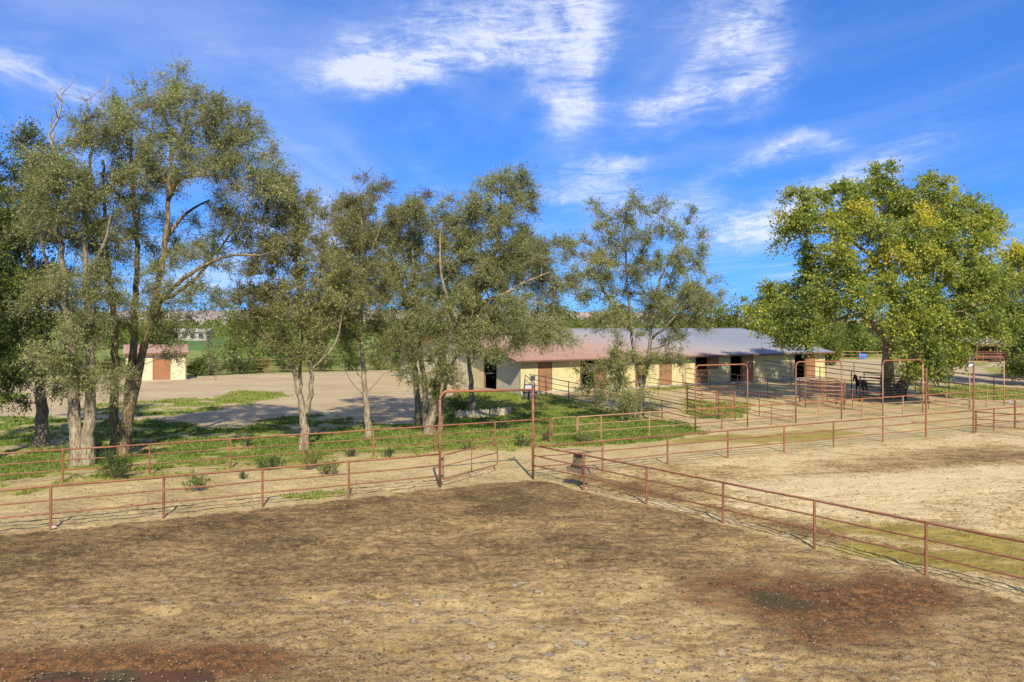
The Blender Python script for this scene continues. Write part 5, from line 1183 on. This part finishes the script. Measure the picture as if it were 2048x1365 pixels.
# shrubs and weeds
def shrub(label, px, py, w, h, seed, leaf='leaf_shrub', n=1500, size=.06, name='shrub', cat='shrub', group=None, ns=26, nl=7, L=None, spiky=False):
    rng = np.random.default_rng(seed); p = G(px, py); Y0 = p[1]; R_ = w / 2 / FPX * Y0; H = h / FPX * Y0
    root = thing(name, label, cat, (p[0], p[1], 0), group)
    st_ = MB(); O_ = []; D_ = []
    for k in range(ns):
        a = rng.uniform(0, 2 * PI); f_ = math.sqrt(rng.random()); e = np.array((math.cos(a) * R_ * f_, math.sin(a) * R_ * f_ * .9, H * math.sqrt(max(.05, 1 - f_ * f_ * .85)) * rng.uniform(.7, 1.05)))
        q = [np.array((e[0] * .15, e[1] * .15, -.03)), e * (.55, .55, .62), e]; q = [v_ + np.array((p[0], p[1], 0)) for v_ in q]
        st_.tube(q, [max(.006, H * .012), max(.004, H * .008), max(.002, H * .003)], 4, cap=False)
        for s_ in range(10): t_ = rng.uniform(.25, 1); O_.append(q[0] * (1 - t_) ** 2 + 2 * t_ * (1 - t_) * q[1] + t_ * t_ * q[2]); D_.append(q[2] - q[1])
    st_.build('stem', M['twig'], root, True).__setitem__('kind', 'stuff')
    O_ = np.array(O_); D_ = np.array(D_); D_ /= np.linalg.norm(D_, axis=1)[:, None]; m_ = n // nl; pk = rng.integers(0, len(O_), m_)
    V, F, T, TV, TF = leaves_mesh(O_[pk], D_[pk], nl, L or max(.12, H * .28), size, .1, .45 + rng.normal(0, .12, m_), rng=rng, up=.35, aspect=.35 if spiky else .5)
    V[:, 2] = np.maximum(V[:, 2], .01)
    org = np.array(root.location); cr = link(bpy.data.objects.new('foliage', fastmesh('foliage', V - org, F, M[leaf], T)), root); tag(cr, kind='stuff')
    return root
sh = [(238, 957, 80, 58, 'leaf_shrub', 3600, 'dark green bush between the two left fences below the golden barked trunk'), (393, 981, 58, 36, 'leaf_sage', 1400, 'dry grey green tumbleweed on the sandy alley'),
 (543, 939, 66, 26, 'leaf_shrub', 2200, 'flat dark green weed left of the forked tree'), (492, 893, 36, 34, 'leaf_shrub', 1000, 'small upright weed in the shade left of the forked tree'), (620, 938, 56, 46, 'leaf_sage', 1800, 'straggly tall weed at the foot of the forked trunk'),
 (663, 950, 50, 34, 'leaf_sage', 1600, 'leafy weed just right of the straggly one beside the alley'), (705, 914, 34, 18, 'leaf_shrub', 800, 'low dark weed between forked tree and fence post'), (775, 914, 36, 18, 'leaf_shrub', 800, 'low weed under the fence left of the leaning trunk'),
 (487, 957, 20, 14, 'leaf_shrub', 300, 'tiny weed on the alley edge left of the flat weed'), (935, 900, 44, 26, 'leaf_sage', 1100, 'olive weed behind the open swing gate'), (1045, 893, 46, 24, 'leaf_shrub', 1300, 'dark green bush just left of the tall gateway right post'),
 (1172, 884, 50, 30, 'leaf_sage', 1500, 'fluffy green weed below the small walk gate'), (1093, 884, 26, 26, 'leaf_shrub', 700, 'dark weed at the hinge post of the walk gate'), (196, 905, 34, 44, 'leaf_shrub', 800, 'tall thin weed between the twin trunk and golden trunk'),
 (1000, 858, 30, 14, 'leaf_shrub', 500, 'low weed in front of the log edging'), (918, 825, 56, 44, 'leaf_dark', 2200, 'dark bush left of the slim trunk in the log edging'), (1050, 789, 26, 16, 'leaf_sage', 500, 'grass clump left of the grey tub'), (852, 822, 40, 22, 'leaf_shrub', 700, 'dark low brush behind the leaning trunks')]
for i, (px, py, w, h, lf, n, lab) in enumerate(sh): shrub(lab, px, py, w, h, 500 + i, lf, n, .055 if py > 880 else .08)
bs = [(425, 751, 66, 42, 'leaf_shrub', 'dark round bush at the back fence right of the shed'), (395, 752, 34, 26, 'leaf_dark', 'small dark bush touching the right side of the shed'), (478, 748, 50, 34, 'leaf_shrub', 'green bush on the back fence left of the forked tree'), (520, 745, 46, 30, 'leaf_sage', 'pale bush behind the back fence left of the forked tree'),
 (570, 744, 60, 38, 'leaf_shrub', 'dense bush on the back fence behind the forked trunk'), (640, 743, 60, 36, 'leaf_shrub', 'bush on the back fence between forked and slender trunks'), (700, 742, 50, 34, 'leaf_dark', 'dark bush on the back fence behind the slender trunk'), (760, 740, 60, 40, 'leaf_sage', 'olive bush on the back fence left of the barn gable'), (805, 742, 36, 40, 'leaf_sage', 'bush at the left corner of the barn gable')]
for i, (px, py, w, h, lf, lab) in enumerate(bs): shrub(lab, px, py, w * 1.15, h, 600 + i, lf, 3600, .17, L=.8, nl=8)
for i, px in enumerate((1690, 1735, 1800, 1870, 1940)): shrub(('pale scrub bush beyond the far fence right of the barn', 'scrub bush behind the two blue barrels', 'scrub bush behind the cottonwood trunk', 'scrub bush behind the stout white post', 'scrub bush left of the pink roofed shelter')[i], px, 708, 70, 34, 640 + i, 'leaf_sage', 2600, .3, L=1.4)
for i, px in enumerate((-60, 20, 90, 160, 215)): shrub(('bush on the far fence at the left picture edge', 'bush on the far fence left of the dark trunk', 'bush on the far fence behind the dark trunk', 'bush on the far fence behind the twin trunk', 'bush on the far fence left of the shed')[i], px, 750, 80, 42, 660 + i, 'leaf_shrub', 2600, .19, L=.9)

# ------------------------------------------------------------------ grass, clods and pebbles (uncountable)
rng = np.random.default_rng(77)
def scatter(N_, ymin, ymax, power=1.0):
    y_ = ymin * (ymax / ymin) ** rng.random(N_); x_ = rng.uniform(-.72, .72, N_) * (y_ + 3); return x_, y_
x_, y_ = scatter(150000, 24, 80); mk_ = masks(x_, y_); keep = (mk_['grass'] > .12) & (mk_['grass'] + (fbm(x_, y_, 1.2) - .5) * 1.8 > .55); x_, y_ = x_[keep], y_[keep]; dry_ = mk_['dry'][keep]
n = len(x_); nb = 4; z_ = hz_ground(x_, y_)
hgt = (.035 + .06 * rng.random((n, nb)) ** 2) * (.7 + y_ / 60)[:, None] * (1 + .8 * (fbm(x_, y_, .7) > .62))[:, None]
a = rng.uniform(0, 2 * PI, (n, nb)); bx_ = x_[:, None] + rng.normal(0, .05, (n, nb)); by_ = y_[:, None] + rng.normal(0, .05, (n, nb)); wd = .010 * (1 + y_ / 25)[:, None]
z0 = z_[:, None] + np.zeros((n, nb))
v0 = np.stack([bx_ - np.cos(a) * wd, by_ - np.sin(a) * wd, z0 - .01], -1); v1 = np.stack([bx_ + np.cos(a) * wd, by_ + np.sin(a) * wd, z0 - .01], -1)
v2 = np.stack([bx_ + rng.normal(0, .4, (n, nb)) * hgt, by_ + rng.normal(0, .4, (n, nb)) * hgt, z0 + hgt], -1)
V = np.stack([v0, v1, v2], 2).reshape(-1, 3); F = np.arange(len(V)).reshape(-1, 3)
T = np.repeat(np.clip(.38 + .42 * dry_[:, None] + rng.normal(0, .16, (n, nb)), 0, 1).reshape(-1), 3)
g_ = link(bpy.data.objects.new('grass', fastmesh('grass', V, F, M['grass'], T))); tag(g_, kind='stuff'); print('grass tufts', n)
def tetras(name, x_, y_, s_, mat, flat=.6, lift=.2):
    n = len(x_); z_ = hz_ground(x_, y_) + s_ * flat * lift
    base = np.array([(1, 0, 0), (.3, .95, 0), (-.8, .6, 0), (-.8, -.6, 0), (.3, -.95, 0), (0.1, 0, .9), (0, .1, -.6)])
    th = rng.uniform(0, 6.28, n); c_, s2 = np.cos(th), np.sin(th)
    vv_ = base[None] * (1 + rng.normal(0, .22, (n, 7, 1))) * s_[:, None, None] * np.array((1, 1, flat))
    X_ = vv_[..., 0] * c_[:, None] - vv_[..., 1] * s2[:, None] + x_[:, None]; Y_ = vv_[..., 0] * s2[:, None] + vv_[..., 1] * c_[:, None] + y_[:, None]
    V = np.stack([X_, Y_, vv_[..., 2] + z_[:, None]], -1).reshape(-1, 3)
    f = np.array([(0, 1, 5), (1, 2, 5), (2, 3, 5), (3, 4, 5), (4, 0, 5), (1, 0, 6), (2, 1, 6), (3, 2, 6), (4, 3, 6), (0, 4, 6)])
    F = (f[None] + (np.arange(n) * 7)[:, None, None]).reshape(-1, 3)
    o = link(bpy.data.objects.new(name, fastmesh(name, V, F, mat))); tag(o, kind='stuff'); return o
M['clod'] = simple('dark_clod', (.07, .048, .03), (.12, .085, .05), 8, .95)
M['pebble'] = simple('pale_pebble', (.55, .48, .38), (.38, .31, .22), 8, .9)
M['soilclod'] = simple('dirt_clod', (.26, .19, .11), (.19, .135, .08), 8, .95)
x_, y_ = scatter(26000, 9.5, 30); mk_ = masks(x_, y_)
near = ss(-7, -.8, mk_['dA']) * (mk_['dA'] < -.3) * mk_['arena']; den = .08 + .6 * near * ss(.4, .6, fbm(x_, y_, .8)) + .25 * mk_['halo']
k_ = rng.random(len(x_)) < den; tetras('manure_crumbs', x_[k_], y_[k_], rng.uniform(.008, .028, k_.sum()) * (.6 + y_[k_] / 30), M['clod'])
x_, y_ = scatter(9000, 9.5, 34); mk_ = masks(x_, y_); k_ = rng.random(len(x_)) < .10 + .12 * (mk_['red'] > .3); tetras('pebbles', x_[k_], y_[k_], rng.uniform(.006, .022, k_.sum()), M['pebble'])
x_, y_ = scatter(16000, 9.5, 40); k_ = (masks(x_, y_)['grass'] < .3); tetras('dirt_clods', x_[k_], y_[k_], rng.uniform(.008, .03, k_.sum()), M['soilclod'])
print('tris', sum(len(o.data.polygons) * 2 for o in COL.objects if o.type == 'MESH'))
